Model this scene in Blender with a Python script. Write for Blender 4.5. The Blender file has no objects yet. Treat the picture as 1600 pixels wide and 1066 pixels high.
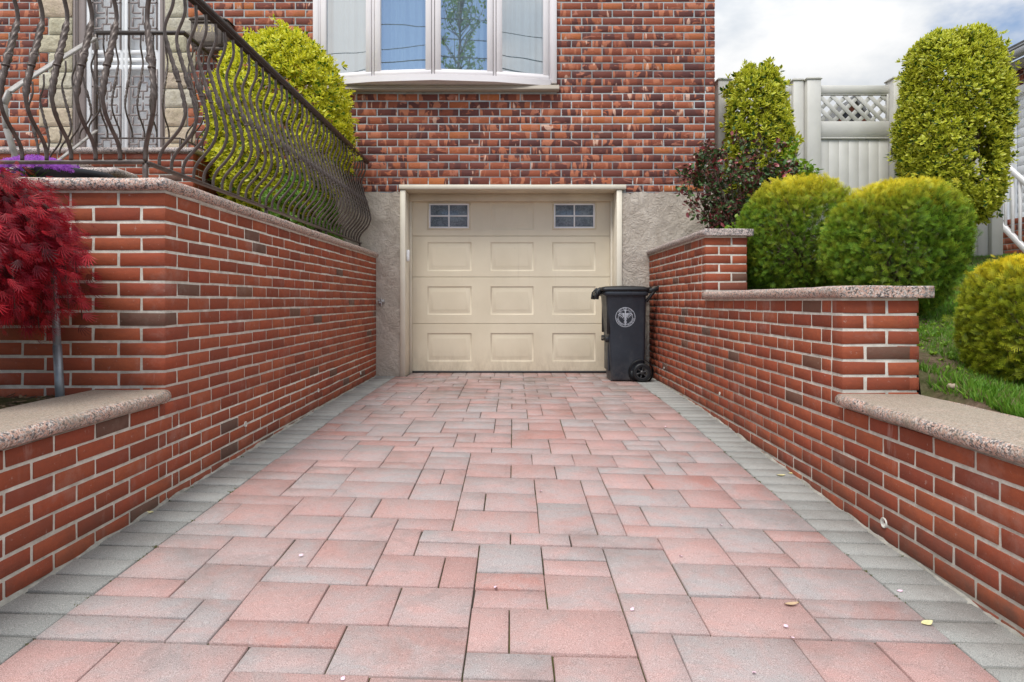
import bpy, math, random
import numpy as np
from mathutils import Vector, Matrix

random.seed(7)
RNG = np.random.default_rng(11)
C = bpy.context.scene
COL = C.collection
R = math.radians

# ------------------------------------------------------------------ camera
FPX = 1005.0          # focal length in pixels of the 1600 px wide photograph
EYE = 0.85
cam_d = bpy.data.cameras.new("camera")
cam_d.sensor_width = 36
cam_d.lens = 36 * FPX / 1600
cam_d.shift_x = -2 / 1600
cam_d.shift_y = -63 / 1600
cam_d.clip_start = 0.05
cam_d.clip_end = 2000
cam = bpy.data.objects.new("camera", cam_d)
cam.location = (0, 0, EYE)
cam.rotation_euler = (R(90), 0, 0)
COL.objects.link(cam)
C.camera = cam

# ------------------------------------------------------------------ sky and sun
SUN_EL, SUN_AZ = R(58), R(205)      # azimuth measured clockwise from +y: behind the camera, a little left
C.view_settings.view_transform = 'Standard'
C.view_settings.look = 'None'
C.view_settings.exposure = 0.58
C.cycles.use_denoising = True
C.view_settings.gamma = 1


def make_world():
    w = bpy.data.worlds.new("World")
    C.world = w
    w.use_nodes = True
    nt = w.node_tree
    N, L = nt.nodes, nt.links
    for n in list(N):
        N.remove(n)
    out = N.new("ShaderNodeOutputWorld")
    bg = N.new("ShaderNodeBackground")
    bg.inputs[1].default_value = 0.1
    sky = N.new("ShaderNodeTexSky")
    sky.sky_type = 'NISHITA'
    sky.sun_disc = False
    sky.sun_elevation = SUN_EL
    sky.sun_rotation = SUN_AZ
    sky.air_density = 1.0
    sky.dust_density = .3
    sky.ozone_density = 3.0
    tc = N.new("ShaderNodeTexCoord")

    def noise(scale, detail, off, rough=.55):
        m = N.new("ShaderNodeMapping")
        m.inputs['Location'].default_value = off
        m.inputs['Scale'].default_value = (1, 1, 1.9)
        L.new(tc.outputs['Generated'], m.inputs['Vector'])
        t = N.new("ShaderNodeTexNoise")
        t.inputs['Scale'].default_value = scale
        t.inputs['Detail'].default_value = detail
        t.inputs['Roughness'].default_value = rough
        L.new(m.outputs[0], t.inputs['Vector'])
        return t

    def ramp(src, a, b, ca=(0, 0, 0, 1), cb=(1, 1, 1, 1)):
        r = N.new("ShaderNodeValToRGB")
        r.color_ramp.elements[0].position = a
        r.color_ramp.elements[1].position = b
        r.color_ramp.elements[0].color = ca
        r.color_ramp.elements[1].color = cb
        r.color_ramp.interpolation = 'EASE'
        L.new(src, r.inputs[0])
        return r
    # cloud cover nearly everywhere, with a gap of blue low behind the camera
    cover = ramp(noise(2.6, 7, (3.1, .4, 1.2)).outputs[0], .30, .44)
    dot = N.new("ShaderNodeVectorMath")
    dot.operation = 'DOT_PRODUCT'
    g = Vector((-.10, -.93, .40)).normalized()
    dot.inputs[1].default_value = g
    nrm = N.new("ShaderNodeVectorMath")
    nrm.operation = 'NORMALIZE'
    L.new(tc.outputs['Generated'], nrm.inputs[0])
    L.new(nrm.outputs[0], dot.inputs[0])
    wob = N.new("ShaderNodeMath")
    wob.operation = 'MULTIPLY_ADD'
    wob.inputs[1].default_value = .09
    L.new(noise(7, 5, (0, 5, 2)).outputs[0], wob.inputs[0])
    L.new(dot.outputs['Value'], wob.inputs[2])
    gap = ramp(wob.outputs[0], .955, .985, (1, 1, 1, 1), (.03, .03, .03, 1))
    mul = N.new("ShaderNodeMath")
    mul.operation = 'MULTIPLY'
    L.new(cover.outputs[0], mul.inputs[0])
    L.new(gap.outputs[0], mul.inputs[1])
    cloud0 = ramp(noise(3.3, 6, (1.7, 8.2, .3)).outputs[0], .38, .60, (6.3, 6.8, 7.4, 1), (9.6, 9.6, 9.6, 1))
    # an overcast sky is brighter overhead than near the horizon
    sp = N.new("ShaderNodeSeparateXYZ")
    L.new(nrm.outputs[0], sp.inputs[0])
    el = N.new("ShaderNodeMath"); el.operation = 'MULTIPLY_ADD'; el.use_clamp = False
    el.inputs[1].default_value = .95; el.inputs[2].default_value = .40
    L.new(sp.outputs[2], el.inputs[0])
    cloud = N.new("ShaderNodeVectorMath"); cloud.operation = 'SCALE'
    L.new(cloud0.outputs[0], cloud.inputs[0]); L.new(el.outputs[0], cloud.inputs['Scale'])
    mix = N.new("ShaderNodeMix")
    mix.data_type = 'RGBA'
    L.new(mul.outputs[0], mix.inputs[0])
    L.new(sky.outputs[0], mix.inputs[6])
    L.new(cloud.outputs[0], mix.inputs[7])
    L.new(mix.outputs[2], bg.inputs[0])
    L.new(bg.outputs[0], out.inputs[0])


make_world()
sd = bpy.data.lights.new("sun", 'SUN')
sd.energy = 1.7
sd.angle = R(24)
sd.color = (1, .96, .9)
sun = bpy.data.objects.new("sun", sd)
sdir = Vector((math.sin(SUN_AZ) * math.cos(SUN_EL), math.cos(SUN_AZ) * math.cos(SUN_EL), math.sin(SUN_EL)))
sun.rotation_euler = sdir.to_track_quat('Z', 'Y').to_euler()
sun.location = (0, -5, 12)
COL.objects.link(sun)


# ------------------------------------------------------------------ helpers: objects
def tag(o, label=None, cat=None, group=None, kind=None):
    if label: o["label"] = label
    if cat: o["category"] = cat
    if group: o["group"] = group
    if kind: o["kind"] = kind
    return o


def thing(name, label, cat, loc=(0, 0, 0), rz=0, group=None):
    o = bpy.data.objects.new(name, None)
    o.empty_display_size = .1
    o.location = loc
    o.rotation_euler = (0, 0, rz)
    COL.objects.link(o)
    return tag(o, label, cat, group)


def np_mesh(name, V, quads=None, tris=None, mats=(), qm=None, tm=None, fattr=None, vattr=None, smooth=False):
    V = np.asarray(V, np.float32).reshape(-1, 3)
    quads = np.zeros((0, 4), np.int32) if quads is None else np.asarray(quads, np.int32).reshape(-1, 4)
    tris = np.zeros((0, 3), np.int32) if tris is None else np.asarray(tris, np.int32).reshape(-1, 3)
    me = bpy.data.meshes.new(name)
    nq, nt = len(quads), len(tris)
    me.vertices.add(len(V))
    me.vertices.foreach_set("co", V.ravel())
    me.loops.add(nq * 4 + nt * 3)
    me.loops.foreach_set("vertex_index", np.concatenate([quads.ravel(), tris.ravel()]).astype(np.int32))
    me.polygons.add(nq + nt)
    st = np.concatenate([np.arange(nq) * 4, nq * 4 + np.arange(nt) * 3]).astype(np.int32)
    me.polygons.foreach_set("loop_start", st)
    for m in mats:
        me.materials.append(m)
    if qm is not None or tm is not None:
        a = np.zeros(nq, np.int32) if qm is None else np.asarray(qm, np.int32)
        b = np.zeros(nt, np.int32) if tm is None else np.asarray(tm, np.int32)
        me.polygons.foreach_set("material_index", np.concatenate([a, b]))
    if fattr:
        for k, v in fattr.items():
            at = me.attributes.new(k, 'FLOAT', 'FACE')
            at.data.foreach_set("value", np.asarray(v, np.float32))
    if vattr:
        for k, v in vattr.items():
            at = me.attributes.new(k, 'FLOAT', 'POINT')
            at.data.foreach_set("value", np.asarray(v, np.float32))
    me.update(calc_edges=True)
    if smooth:
        me.polygons.foreach_set("use_smooth", np.ones(nq + nt, bool))
    return me


def link(name, me, parent=None):
    o = bpy.data.objects.new(name, me)
    COL.objects.link(o)
    if parent is not None:
        o.parent = parent
    return o


# chamfered box template
_T = []
_idx = {}
for sx in (-1, 1):
    for sy in (-1, 1):
        for sz in (-1, 1):
            for a in range(3):
                _idx[(sx, sy, sz, a)] = len(_T)
                _T.append(((sx, sy, sz), a))
T_SIGN = np.array([t[0] for t in _T], float)
T_MASK = np.ones((24, 3))
for i, t in enumerate(_T):
    T_MASK[i, t[1]] = 0


def _templ():
    Q, Tt = [], []
    pos = T_SIGN * (1 - .2 * T_MASK)

    def orient(f):
        p = pos[f]
        n = np.cross(p[1] - p[0], p[2] - p[0])
        return f if np.dot(n, p.mean(0)) > 0 else f[::-1]
    for a in range(3):
        b, c = [(1, 2), (0, 2), (0, 1)][a]
        for s in (-1, 1):
            f = []
            for u, v in ((-1, -1), (1, -1), (1, 1), (-1, 1)):
                k = [0, 0, 0]; k[a] = s; k[b] = u; k[c] = v
                f.append(_idx[(*k, a)])
            Q.append(orient(f))
    for a in range(3):      # edges along axis a
        b, c = [(1, 2), (0, 2), (0, 1)][a]
        for u in (-1, 1):
            for v in (-1, 1):
                k0 = [0, 0, 0]; k0[a] = -1; k0[b] = u; k0[c] = v
                k1 = list(k0); k1[a] = 1
                Q.append(orient([_idx[(*k0, b)], _idx[(*k1, b)], _idx[(*k1, c)], _idx[(*k0, c)]]))
    for sx in (-1, 1):
        for sy in (-1, 1):
            for sz in (-1, 1):
                Tt.append(orient([_idx[(sx, sy, sz, a)] for a in range(3)]))
    return np.array(Q), np.array(Tt)


T_Q, T_T = _templ()


class MB:
    """collects shapes and links them as ONE mesh object"""

    def __init__(self):
        self.V, self.Q, self.T, self.qm, self.tm, self.qr, self.tr = [], [], [], [], [], [], []
        self.n = 0

    def add(self, V, Q=(), T=(), m=0, r=0.0):
        V = np.asarray(V, float).reshape(-1, 3)
        if len(Q):
            Q = np.asarray(Q, int).reshape(-1, 4) + self.n
            self.Q.append(Q); self.qm.append(np.full(len(Q), m)); self.qr.append(np.full(len(Q), r) if np.isscalar(r) else r)
        if len(T):
            T = np.asarray(T, int).reshape(-1, 3) + self.n
            self.T.append(T); self.tm.append(np.full(len(T), m)); self.tr.append(np.full(len(T), r) if np.isscalar(r) else np.full(len(T), 0.))
        self.V.append(V)
        self.n += len(V)
        return self

    def box(self, lo, hi, bev=.002, m=0, r=0.0, rot=None, jit=0):
        lo, hi = np.minimum(lo, hi).astype(float), np.maximum(lo, hi).astype(float)
        c, h = (lo + hi) / 2, (hi - lo) / 2
        b = min(bev, h.min() * .8)
        v = T_SIGN * (h[None, :] - b * T_MASK)
        if jit:
            v = v + np.repeat(RNG.normal(0, jit, (8, 3)), 3, 0)
        if rot is not None:
            v = v @ np.asarray(rot).T
        return self.add(v + c, T_Q, T_T, m, r)

    def obox(self, c, h, axes, bev=.002, m=0, r=0.0, jit=0):
        """box from centre, half sizes and three axis vectors"""
        h = np.asarray(h, float)
        b = min(bev, h.min() * .8)
        A = np.array([np.asarray(a, float) / np.linalg.norm(a) for a in axes])
        v = T_SIGN * (h[None, :] - b * T_MASK)
        if jit: v = v + np.repeat(np.clip(RNG.normal(0, jit, (8, 3)), -1.4 * jit, 1.4 * jit) * (1, .4, 1), 3, 0)
        v = v @ A + np.asarray(c, float)
        return self.add(v, T_Q, T_T, m, r)

    def bar(self, a, b, w, t, up=(0, 0, 1), bev=.002, m=0):
        a, b = np.asarray(a, float), np.asarray(b, float)
        d = b - a
        L = np.linalg.norm(d)
        d = d / L
        s = np.cross(d, up)
        if np.linalg.norm(s) < 1e-6: s = np.cross(d, (1, 0, 0))
        s /= np.linalg.norm(s)
        u = np.cross(s, d)
        return self.obox((a + b) / 2, (L / 2, w / 2, t / 2), (d, s, u), bev, m)

    def tube(self, pts, rad, seg=8, m=0, cap=True, flute=0., twist=0., r=0.0):
        P = np.asarray(pts, float)
        n = len(P)
        rad = np.full(n, rad) if np.isscalar(rad) else np.asarray(rad, float)
        tan = np.gradient(P, axis=0)
        tan /= np.linalg.norm(tan, axis=1)[:, None] + 1e-12
        ref = np.array((0, 1, 0)) if abs(tan[0][1]) < .8 else np.array((1, 0, 0))
        V = []
        for i in range(n):
            s = np.cross(tan[i], ref); s /= np.linalg.norm(s)
            u = np.cross(s, tan[i])
            ref = u
            ang = np.arange(seg) / seg * 2 * math.pi
            rr = rad[i] * (1 + (flute if np.isscalar(flute) else flute[i]) * np.cos(ang * 4))
            a2 = ang + (twist if np.isscalar(twist) else twist[i])
            V.append(P[i] + rr[:, None] * (np.cos(a2)[:, None] * s + np.sin(a2)[:, None] * u))
        V = np.concatenate(V)
        Q = []
        for i in range(n - 1):
            for j in range(seg):
                k = (j + 1) % seg
                Q.append((i * seg + j, i * seg + k, (i + 1) * seg + k, (i + 1) * seg + j))
        T = []
        if cap:
            V = np.concatenate([V, P[:1], P[-1:]])
            for j in range(seg):
                k = (j + 1) % seg
                T.append((n * seg, k, j)); T.append((n * seg + 1, (n - 1) * seg + j, (n - 1) * seg + k))
        return self.add(V, Q, T, m, r)

    def lathe(self, prof, c=(0, 0, 0), seg=24, m=0, axis='z', close=False):
        """prof: (radius, height) list"""
        prof = list(prof)
        V, Q = [], []
        for (rr, hh) in prof:
            for j in range(seg):
                a = j / seg * 2 * math.pi
                p = (rr * math.cos(a), rr * math.sin(a), hh)
                if axis == 'y': p = (p[0], hh, p[1])
                if axis == 'x': p = (hh, p[0], p[1])
                V.append(np.add(p, c))
        for i in range(len(prof) - 1):
            for j in range(seg):
                k = (j + 1) % seg
                q = (i * seg + j, i * seg + k, (i + 1) * seg + k, (i + 1) * seg + j)
                Q.append(q[::-1] if axis == 'y' else q)
        return self.add(V, Q, [], m)

    def mesh(self, name, mats, smooth=False):
        V = np.concatenate(self.V) if self.V else np.zeros((0, 3))
        cat = lambda L, s: np.concatenate(L) if L else np.zeros(s)
        Q, T = cat(self.Q, (0, 4)), cat(self.T, (0, 3))
        fr = np.concatenate([cat(self.qr, 0), cat(self.tr, 0)])
        return np_mesh(name, V, Q, T, mats, cat(self.qm, 0), cat(self.tm, 0), {"rnd": fr}, smooth=smooth)

    def build(self, name, mats, parent=None, smooth=False):
        if not isinstance(mats, (list, tuple)): mats = [mats]
        return link(name, self.mesh(name, mats, smooth), parent)


def copy_of(o, parent=None):
    c = o.copy()
    COL.objects.link(c)
    c.parent = parent
    return c


# ------------------------------------------------------------------ helpers: materials
class NT:
    def __init__(self, name):
        self.mat = bpy.data.materials.new(name)
        self.mat.use_nodes = True
        self.N, self.L = self.mat.node_tree.nodes, self.mat.node_tree.links
        self.b = self.N["Principled BSDF"]
        self.tc = self.N.new("ShaderNodeTexCoord").outputs['Object']

    def set(self, **k):
        for a, v in k.items():
            self.link(v, self.b.inputs[a.replace('_', ' ')])
        return self

    def link(self, v, sock):
        if isinstance(v, bpy.types.NodeSocket): self.L.new(v, sock)
        else: sock.default_value = v if not (isinstance(v, tuple) and len(v) == 3 and sock.type == 'RGBA') else (*v, 1)

    def attr(self, n):
        a = self.N.new("ShaderNodeAttribute")
        a.attribute_name = n
        return a.outputs['Fac']

    def vec(self, scale=(1, 1, 1), shift=None):
        m = self.N.new("ShaderNodeMapping")
        m.inputs['Scale'].default_value = scale
        self.L.new(self.tc, m.inputs['Vector'])
        if shift is not None:
            cx = self.N.new("ShaderNodeCombineXYZ")
            for i in range(3): self.L.new(self.math('MULTIPLY', shift, (37., 91., 53.)[i]), cx.inputs[i])
            self.L.new(cx.outputs[0], m.inputs['Location'])
        return m.outputs[0]

    def noise(self, scale, detail=4, rough=.55, vec=None, dist=0.):
        t = self.N.new("ShaderNodeTexNoise")
        t.inputs['Scale'].default_value = scale
        t.inputs['Detail'].default_value = detail
        t.inputs['Roughness'].default_value = rough
        t.inputs['Distortion'].default_value = dist
        self.L.new(vec if vec is not None else self.tc, t.inputs['Vector'])
        return t.outputs[0]

    def voro(self, scale, feature='F1', out='Color', vec=None, rand=1.):
        t = self.N.new("ShaderNodeTexVoronoi")
        t.feature = feature
        t.inputs['Scale'].default_value = scale
        t.inputs['Randomness'].default_value = rand
        self.L.new(vec if vec is not None else self.tc, t.inputs['Vector'])
        return t.outputs[out]

    def ramp(self, src, *stops, interp='LINEAR'):
        r = self.N.new("ShaderNodeValToRGB")
        r.color_ramp.interpolation = interp
        e = r.color_ramp.elements
        while len(e) < len(stops): e.new(.5)
        for i, (p, c) in enumerate(stops):
            e[i].position = p
            e[i].color = (c, c, c, 1) if np.isscalar(c) else (*c, 1)
        self.link(src, r.inputs[0])
        return r.outputs[0]

    def math(self, op, a, b=0., c=0., clamp=False):
        m = self.N.new("ShaderNodeMath")
        m.operation = op
        m.use_clamp = clamp
        for i, v in enumerate((a, b, c)): self.link(v, m.inputs[i])
        return m.outputs[0]

    def mix(self, f, a, b, mode='MIX'):
        m = self.N.new("ShaderNodeMix")
        m.data_type = 'RGBA'
        m.blend_type = mode
        self.link(f, m.inputs[0]); self.link(a, m.inputs[6]); self.link(b, m.inputs[7])
        return m.outputs[2]

    def sep(self, v, i):
        s = self.N.new("ShaderNodeSeparateXYZ")
        self.L.new(v, s.inputs[0])
        return s.outputs[i]

    def bump(self, h, dist=.002, strength=1., normal=None):
        b = self.N.new("ShaderNodeBump")
        b.inputs['Strength'].default_value = strength
        b.inputs['Distance'].default_value = dist
        self.L.new(h, b.inputs['Height'])
        if normal is not None: self.L.new(normal, b.inputs['Normal'])
        return b.outputs[0]


def simple(name, col, rough=.5, metal=0., var=.0, scale=30, bump=0., bscale=120, spec=.5):
    t = NT(name)
    c = col
    if var:
        n = t.noise(scale, 5)
        c = t.mix(t.ramp(n, (.3, 0.), (.7, 1.)), tuple(x * (1 - var) for x in col), tuple(min(1, x * (1 + var)) for x in col))
    t.set(Base_Color=c, Roughness=rough, Metallic=metal, Specular_IOR_Level=spec)
    if bump: t.set(Normal=t.bump(t.noise(bscale, 4), bump))
    return t.mat


M = {}


def mat_red_brick():
    t = NT("red_brick")
    r = t.attr("rnd")
    v = t.vec((1, 1, 1), r)
    base = t.ramp(r, (0., (.235, .054, .027)), (.3, (.335, .080, .036)), (.62, (.39, .100, .043)), (.82, (.345, .073, .034)), (.945, (.26, .060, .033)),
                  (.955, (.17, .085, .055)), (.98, (.12, .078, .060)), (1., (.19, .09, .055)))
    streak = t.noise(24, 6, .7, t.vec((1, 1, 2.2), r))
    c = t.mix(t.ramp(streak, (.35, 0.), (.7, 1.)), t.mix(.38, base, (.16, .05, .035)), base)
    fine = t.noise(260, 3, .6, v)
    c = t.mix(t.ramp(fine, (.62, 0.), (.74, .45)), c, (.09, .035, .025))
    film = t.ramp(t.noise(3.5, 7, .7), (.56, 0.), (.82, .42))        # lime bloom on the wall
    c = t.mix(film, c, (.42, .33, .29))
    run = t.ramp(t.noise(5, 6, .7, t.vec((2.2, 2.2, .35))), (.60, 0.), (.72, .45))     # lime runs
    c = t.mix(t.math('MULTIPLY', run, t.ramp(t.noise(1.3, 3), (.45, 0.), (.6, 1.))), c, (.50, .40, .36))
    smear = t.ramp(t.noise(38, 5, .75, v), (.63, 0.), (.72, .55))                  # mortar smears
    c = t.mix(smear, c, (.46, .36, .31))
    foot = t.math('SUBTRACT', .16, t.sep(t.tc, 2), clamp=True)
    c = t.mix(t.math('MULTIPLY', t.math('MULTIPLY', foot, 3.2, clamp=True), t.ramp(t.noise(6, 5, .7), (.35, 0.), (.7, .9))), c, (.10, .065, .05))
    t.set(Base_Color=c, Roughness=.8, Specular_IOR_Level=.3)
    t.set(Normal=t.bump(fine, .0012, .6, t.bump(t.noise(45, 5, .6, v), .003, .7)))
    return t.mat


def mat_house_brick():
    t = NT("flashed_house_brick")
    r = t.attr("rnd")
    v = t.vec((1, 1, .30), r)           # flash marks run up and down the brick
    v2 = t.vec((.5, 1, 1.2), r)
    r2 = t.math('FRACT', t.math('MULTIPLY', r, 13.7))
    body = t.ramp(r, (0., (.105, .038, .034)), (.20, (.16, .050, .038)), (.42, (.22, .062, .038)), (.64, (.28, .080, .042)), (.82, (.33, .095, .05)), (.95, (.48, .16, .055)), (1., (.25, .042, .028)))
    dark = t.mix(t.math('MULTIPLY', t.ramp(t.noise(7, 2, .45, v, .3), (.53, 0.), (.56, .9)), t.ramp(r2, (.35, 0.), (.4, 1.))), body, (.100, .037, .034))
    lite = t.math('MULTIPLY', t.ramp(t.noise(11, 3, .5, v, .5), (.54, 0.), (.575, 1.)), t.ramp(r2, (.75, 1.), (.8, .0)))
    c = t.mix(lite, dark, (.46, .165, .09))
    l2 = t.ramp(t.noise(13, 3, .5, v2, .8), (.60, 0.), (.64, 1.))
    c = t.mix(l2, c, t.mix(r2, (.48, .14, .06), (.40, .16, .11)))
    pale = t.ramp(t.noise(12, 2, .4, v, .4), (.675, 0.), (.70, .95))
    c = t.mix(pale, c, (.64, .40, .30))
    edge = t.noise(55, 5, .7, v2)
    c = t.mix(t.ramp(edge, (.50, 0.), (.75, .45)), c, (.14, .055, .045))
    fine = t.noise(180, 3, .6, v2)
    c = t.mix(t.ramp(fine, (.6, 0.), (.75, .4)), c, (.08, .03, .03))
    t.set(Base_Color=c, Roughness=.78, Specular_IOR_Level=.3)
    t.set(Normal=t.bump(fine, .0015, .6, t.bump(t.noise(35, 5, .6, v2), .005, .8)))
    return t.mat


def mat_mortar(name, a, b):
    t = NT(name)
    n = t.noise(14, 6, .65)
    f = t.noise(240, 4, .7)
    c = t.mix(t.ramp(n, (.35, 0.), (.65, 1.)), a, b)
    c = t.mix(t.ramp(f, (.58, 0.), (.72, .5)), c, tuple(x * .45 for x in a))
    t.set(Base_Color=c, Roughness=.95, Specular_IOR_Level=.15, Normal=t.bump(f, .003, .8, t.bump(n, .006, .6)))
    return t.mat


def mat_granite(name, tint=(.60, .37, .29), wear=.0):
    t = NT(name)
    warp = t.noise(160, 2)
    g1 = t.voro(150, 'F1', 'Color')
    s = t.sep(g1, 0)
    c = t.ramp(s, (0., (.035, .033, .035)), (.13, (.07, .065, .07)), (.17, (.25, .25, .26)), (.33, (.42, .40, .39)), (.36, tint), (.72, tuple(x * 1.15 for x in tint)), (.76, (.70, .60, .54)), (1., (.76, .70, .65)), interp='CONSTANT')
    g2 = t.sep(t.voro(330, 'F1', 'Color'), 1)
    c = t.mix(t.ramp(g2, (.78, 0.), (.84, .8)), c, (.08, .075, .08))
    c = t.mix(t.ramp(warp, (.3, .25), (.7, 0.)), c, (.48, .38, .33))
    dirt = t.ramp(t.noise(6, 7, .7), (.40, 0.), (.72, .75 * (wear > 0) + .25))
    c = t.mix(dirt, c, (.30, .255, .20))
    if wear:
        up = t.sep(t.N.new("ShaderNodeNewGeometry").outputs['Normal'], 2)
        c = t.mix(t.math('MULTIPLY', t.ramp(up, (.85, 0.), (1., 1.)), wear), c, t.mix(t.ramp(g2, (.35, 0.), (.6, 1.)), (.22, .18, .135), (.42, .35, .28)))
    t.set(Base_Color=c, Roughness=.6, Normal=t.bump(g2, .0012, .5))
    return t.mat


def mat_paver(name, cols, grey, greyness, moss):
    t = NT(name)
    r = t.attr("rnd")
    v = t.vec((1, 1, 1), r)
    base = t.ramp(r, *[(i / (len(cols) - 1), c) for i, c in enumerate(cols)])
    bl = t.math('ADD', t.noise(3.2, 6, .68, v, .8), t.math('MULTIPLY', t.math('FRACT', t.math('MULTIPLY', r, 7.31)), .26))
    c = t.mix(t.ramp(bl, (greyness - .06, 0.), (greyness + .26, .92)), base, grey)
    pat = t.noise(16, 6, .7, t.vec((.6, 1, 1), r))
    c = t.mix(t.ramp(pat, (.45, 0.), (.75, .35)), c, tuple(min(1, x * 1.25) for x in cols[-1]))
    dk = t.ramp(t.noise(4.5, 6, .72, v, 1.), (.55, 0.), (.78, .55))
    c = t.mix(dk, c, tuple(x * .5 for x in grey))
    g = t.noise(420, 2, .7)
    c = t.mix(t.ramp(g, (.36, .62), (.5, 0.)), c, (.10, .085, .08))
    c = t.mix(t.ramp(g, (.56, 0.), (.70, .6)), c, (.72, .62, .58))
    st = t.noise(1.1, 6, .7)
    c = t.mix(t.ramp(st, (.52, 0.), (.72, .5)), c, (.16, .12, .105))
    if moss:
        far = t.ramp(t.sep(t.tc, 1), (0., 0.), (1., 1.))
        y = t.math('MULTIPLY', t.math('SUBTRACT', t.sep(t.tc, 1), 3.2), .24, clamp=True)
        mo = t.math('MULTIPLY', t.ramp(t.noise(2.3, 6, .75), (.42, 0.), (.68, 1.)), t.math('MULTIPLY', y, .60))
        c = t.mix(mo, c, (.12, .095, .055))
    t.set(Base_Color=c, Roughness=.9, Specular_IOR_Level=.2, Normal=t.bump(g, .0016, .5, t.bump(pat, .004, .5)))
    return t.mat


def mat_joint():
    t = NT("joint_sand_and_moss")
    n = t.noise(5, 6, .7)
    c = t.mix(t.ramp(n, (.42, 0.), (.6, 1.)), (.05, .04, .03), (.085, .085, .02))
    c = t.mix(t.ramp(t.noise(60, 3), (.6, 0.), (.75, .7)), c, (.28, .23, .16))
    t.set(Base_Color=c, Roughness=1., Normal=t.bump(t.noise(200, 3), .003))
    return t.mat


def mat_stucco():
    t = NT("trowelled_stucco")
    n = t.noise(7, 7, .7, None, .8)
    f = t.noise(50, 5, .7)
    c = t.mix(t.ramp(n, (.36, 0.), (.66, 1.)), (.50, .435, .365), (.68, .61, .525))
    c = t.mix(t.ramp(t.noise(2.2, 6, .75, t.vec((1, 1, .35))), (.52, 0.), (.80, .55)), c, (.31, .265, .215))
    cr = t.voro(5.5, 'DISTANCE_TO_EDGE', 'Distance', t.vec((1, 1, 1)))
    t.set(Base_Color=c, Roughness=.95, Specular_IOR_Level=.2)
    t.set(Normal=t.bump(f, .006, .6, t.bump(t.noise(11, 6, .7, None, 2.5), .035, .9)))
    return t.mat


def mat_soil(name, a=(.05, .035, .022), b=(.12, .085, .055), green=.0):
    t = NT(name)
    n = t.noise(18, 8, .75)
    c = t.mix(t.ramp(n, (.35, 0.), (.65, 1.)), a, b)
    if green:
        c = t.mix(t.ramp(t.noise(1.6, 5, .7), (.40, 0.), (.55, green)), c, (.06, .12, .02))
    t.set(Base_Color=c, Roughness=1., Specular_IOR_Level=.1, Normal=t.bump(n, .03, 1.))
    return t.mat


def mat_iron():
    t = NT("brown_wrought_iron")
    n = t.noise(25, 6, .7)
    c = t.mix(t.ramp(n, (.3, 0.), (.7, 1.)), (.050, .036, .031), (.15, .115, .10))
    t.set(Base_Color=c, Roughness=.42, Metallic=.2, Normal=t.bump(t.noise(120, 3), .0015, .5))
    return t.mat


def leaf_mat(name, mid, edge, alt, rough=.42, trans=.25, old=None):
    """mid / edge: colour at the midrib and along the margin (attribute edge); alt: other leaves (attribute rnd)"""
    t = NT(name)
    e, r = t.attr("edge"), t.attr("rnd")
    c1 = t.mix(t.ramp(e, (.25, 0.), (.8, 1.)), mid, edge)
    c = t.mix(t.ramp(r, (.0, 0.), (1., 1.)), c1, alt)
    if old is not None:
        c = t.mix(t.ramp(t.math('FRACT', t.math('MULTIPLY', r, 9.7)), (.86, 0.), (.9, 1.)), c, old)
    t.set(Base_Color=c, Roughness=rough, Specular_IOR_Level=.4)
    out = t.N["Material Output"]
    tr = t.N.new("ShaderNodeBsdfTranslucent")
    t.L.new(c, tr.inputs[0])
    mx = t.N.new("ShaderNodeMixShader")
    mx.inputs[0].default_value = trans
    t.L.new(t.b.outputs[0], mx.inputs[1]); t.L.new(tr.outputs[0], mx.inputs[2])
    t.L.new(mx.outputs[0], out.inputs[0])
    return t.mat


def mat_glass(name, refl, tint=(.9, .95, .97), rough=.01, wav=0.):
    t = NT(name)
    out = t.N["Material Output"]
    tr = t.N.new("ShaderNodeBsdfTransparent"); tr.inputs[0].default_value = (*tint, 1)
    gl = t.N.new("ShaderNodeBsdfGlossy"); gl.inputs['Roughness'].default_value = rough
    mx = t.N.new("ShaderNodeMixShader"); mx.inputs[0].default_value = refl
    if wav:
        t.L.new(t.bump(t.noise(1.6, 1, .4), wav, .6), gl.inputs['Normal'])
    t.L.new(tr.outputs[0], mx.inputs[1]); t.L.new(gl.outputs[0], mx.inputs[2])
    t.L.new(mx.outputs[0], out.inputs[0])
    t.N.remove(t.b)
    return t.mat


def mat_door():
    t = NT("tan_door_paint")
    n = t.noise(2.5, 5)
    c = t.mix(t.ramp(n, (.3, 0.), (.7, 1.)), (.70, .615, .46), (.77, .685, .525))
    low = t.math('MULTIPLY', t.math('SUBTRACT', .32, t.sep(t.tc, 2), clamp=True), 2.2)
    grime = t.math('MULTIPLY', low, t.ramp(t.noise(9, 6, .75, t.vec((1, 1, .4))), (.38, 0.), (.7, 1.)))
    c = t.mix(grime, c, (.34, .27, .19))
    run = t.ramp(t.noise(6, 5, .7, t.vec((4, 1, .25))), (.60, 0.), (.78, .22))
    c = t.mix(run, c, (.48, .40, .29))
    scuff = t.ramp(t.noise(60, 3, .6, t.vec((.3, 1, 1))), (.72, 0.), (.76, .25))
    c = t.mix(scuff, c, (.42, .36, .28))
    t.set(Base_Color=c, Roughness=t.ramp(n, (.3, .42), (.7, .6)), Normal=t.bump(t.noise(500, 3), .0005))
    return t.mat


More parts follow.
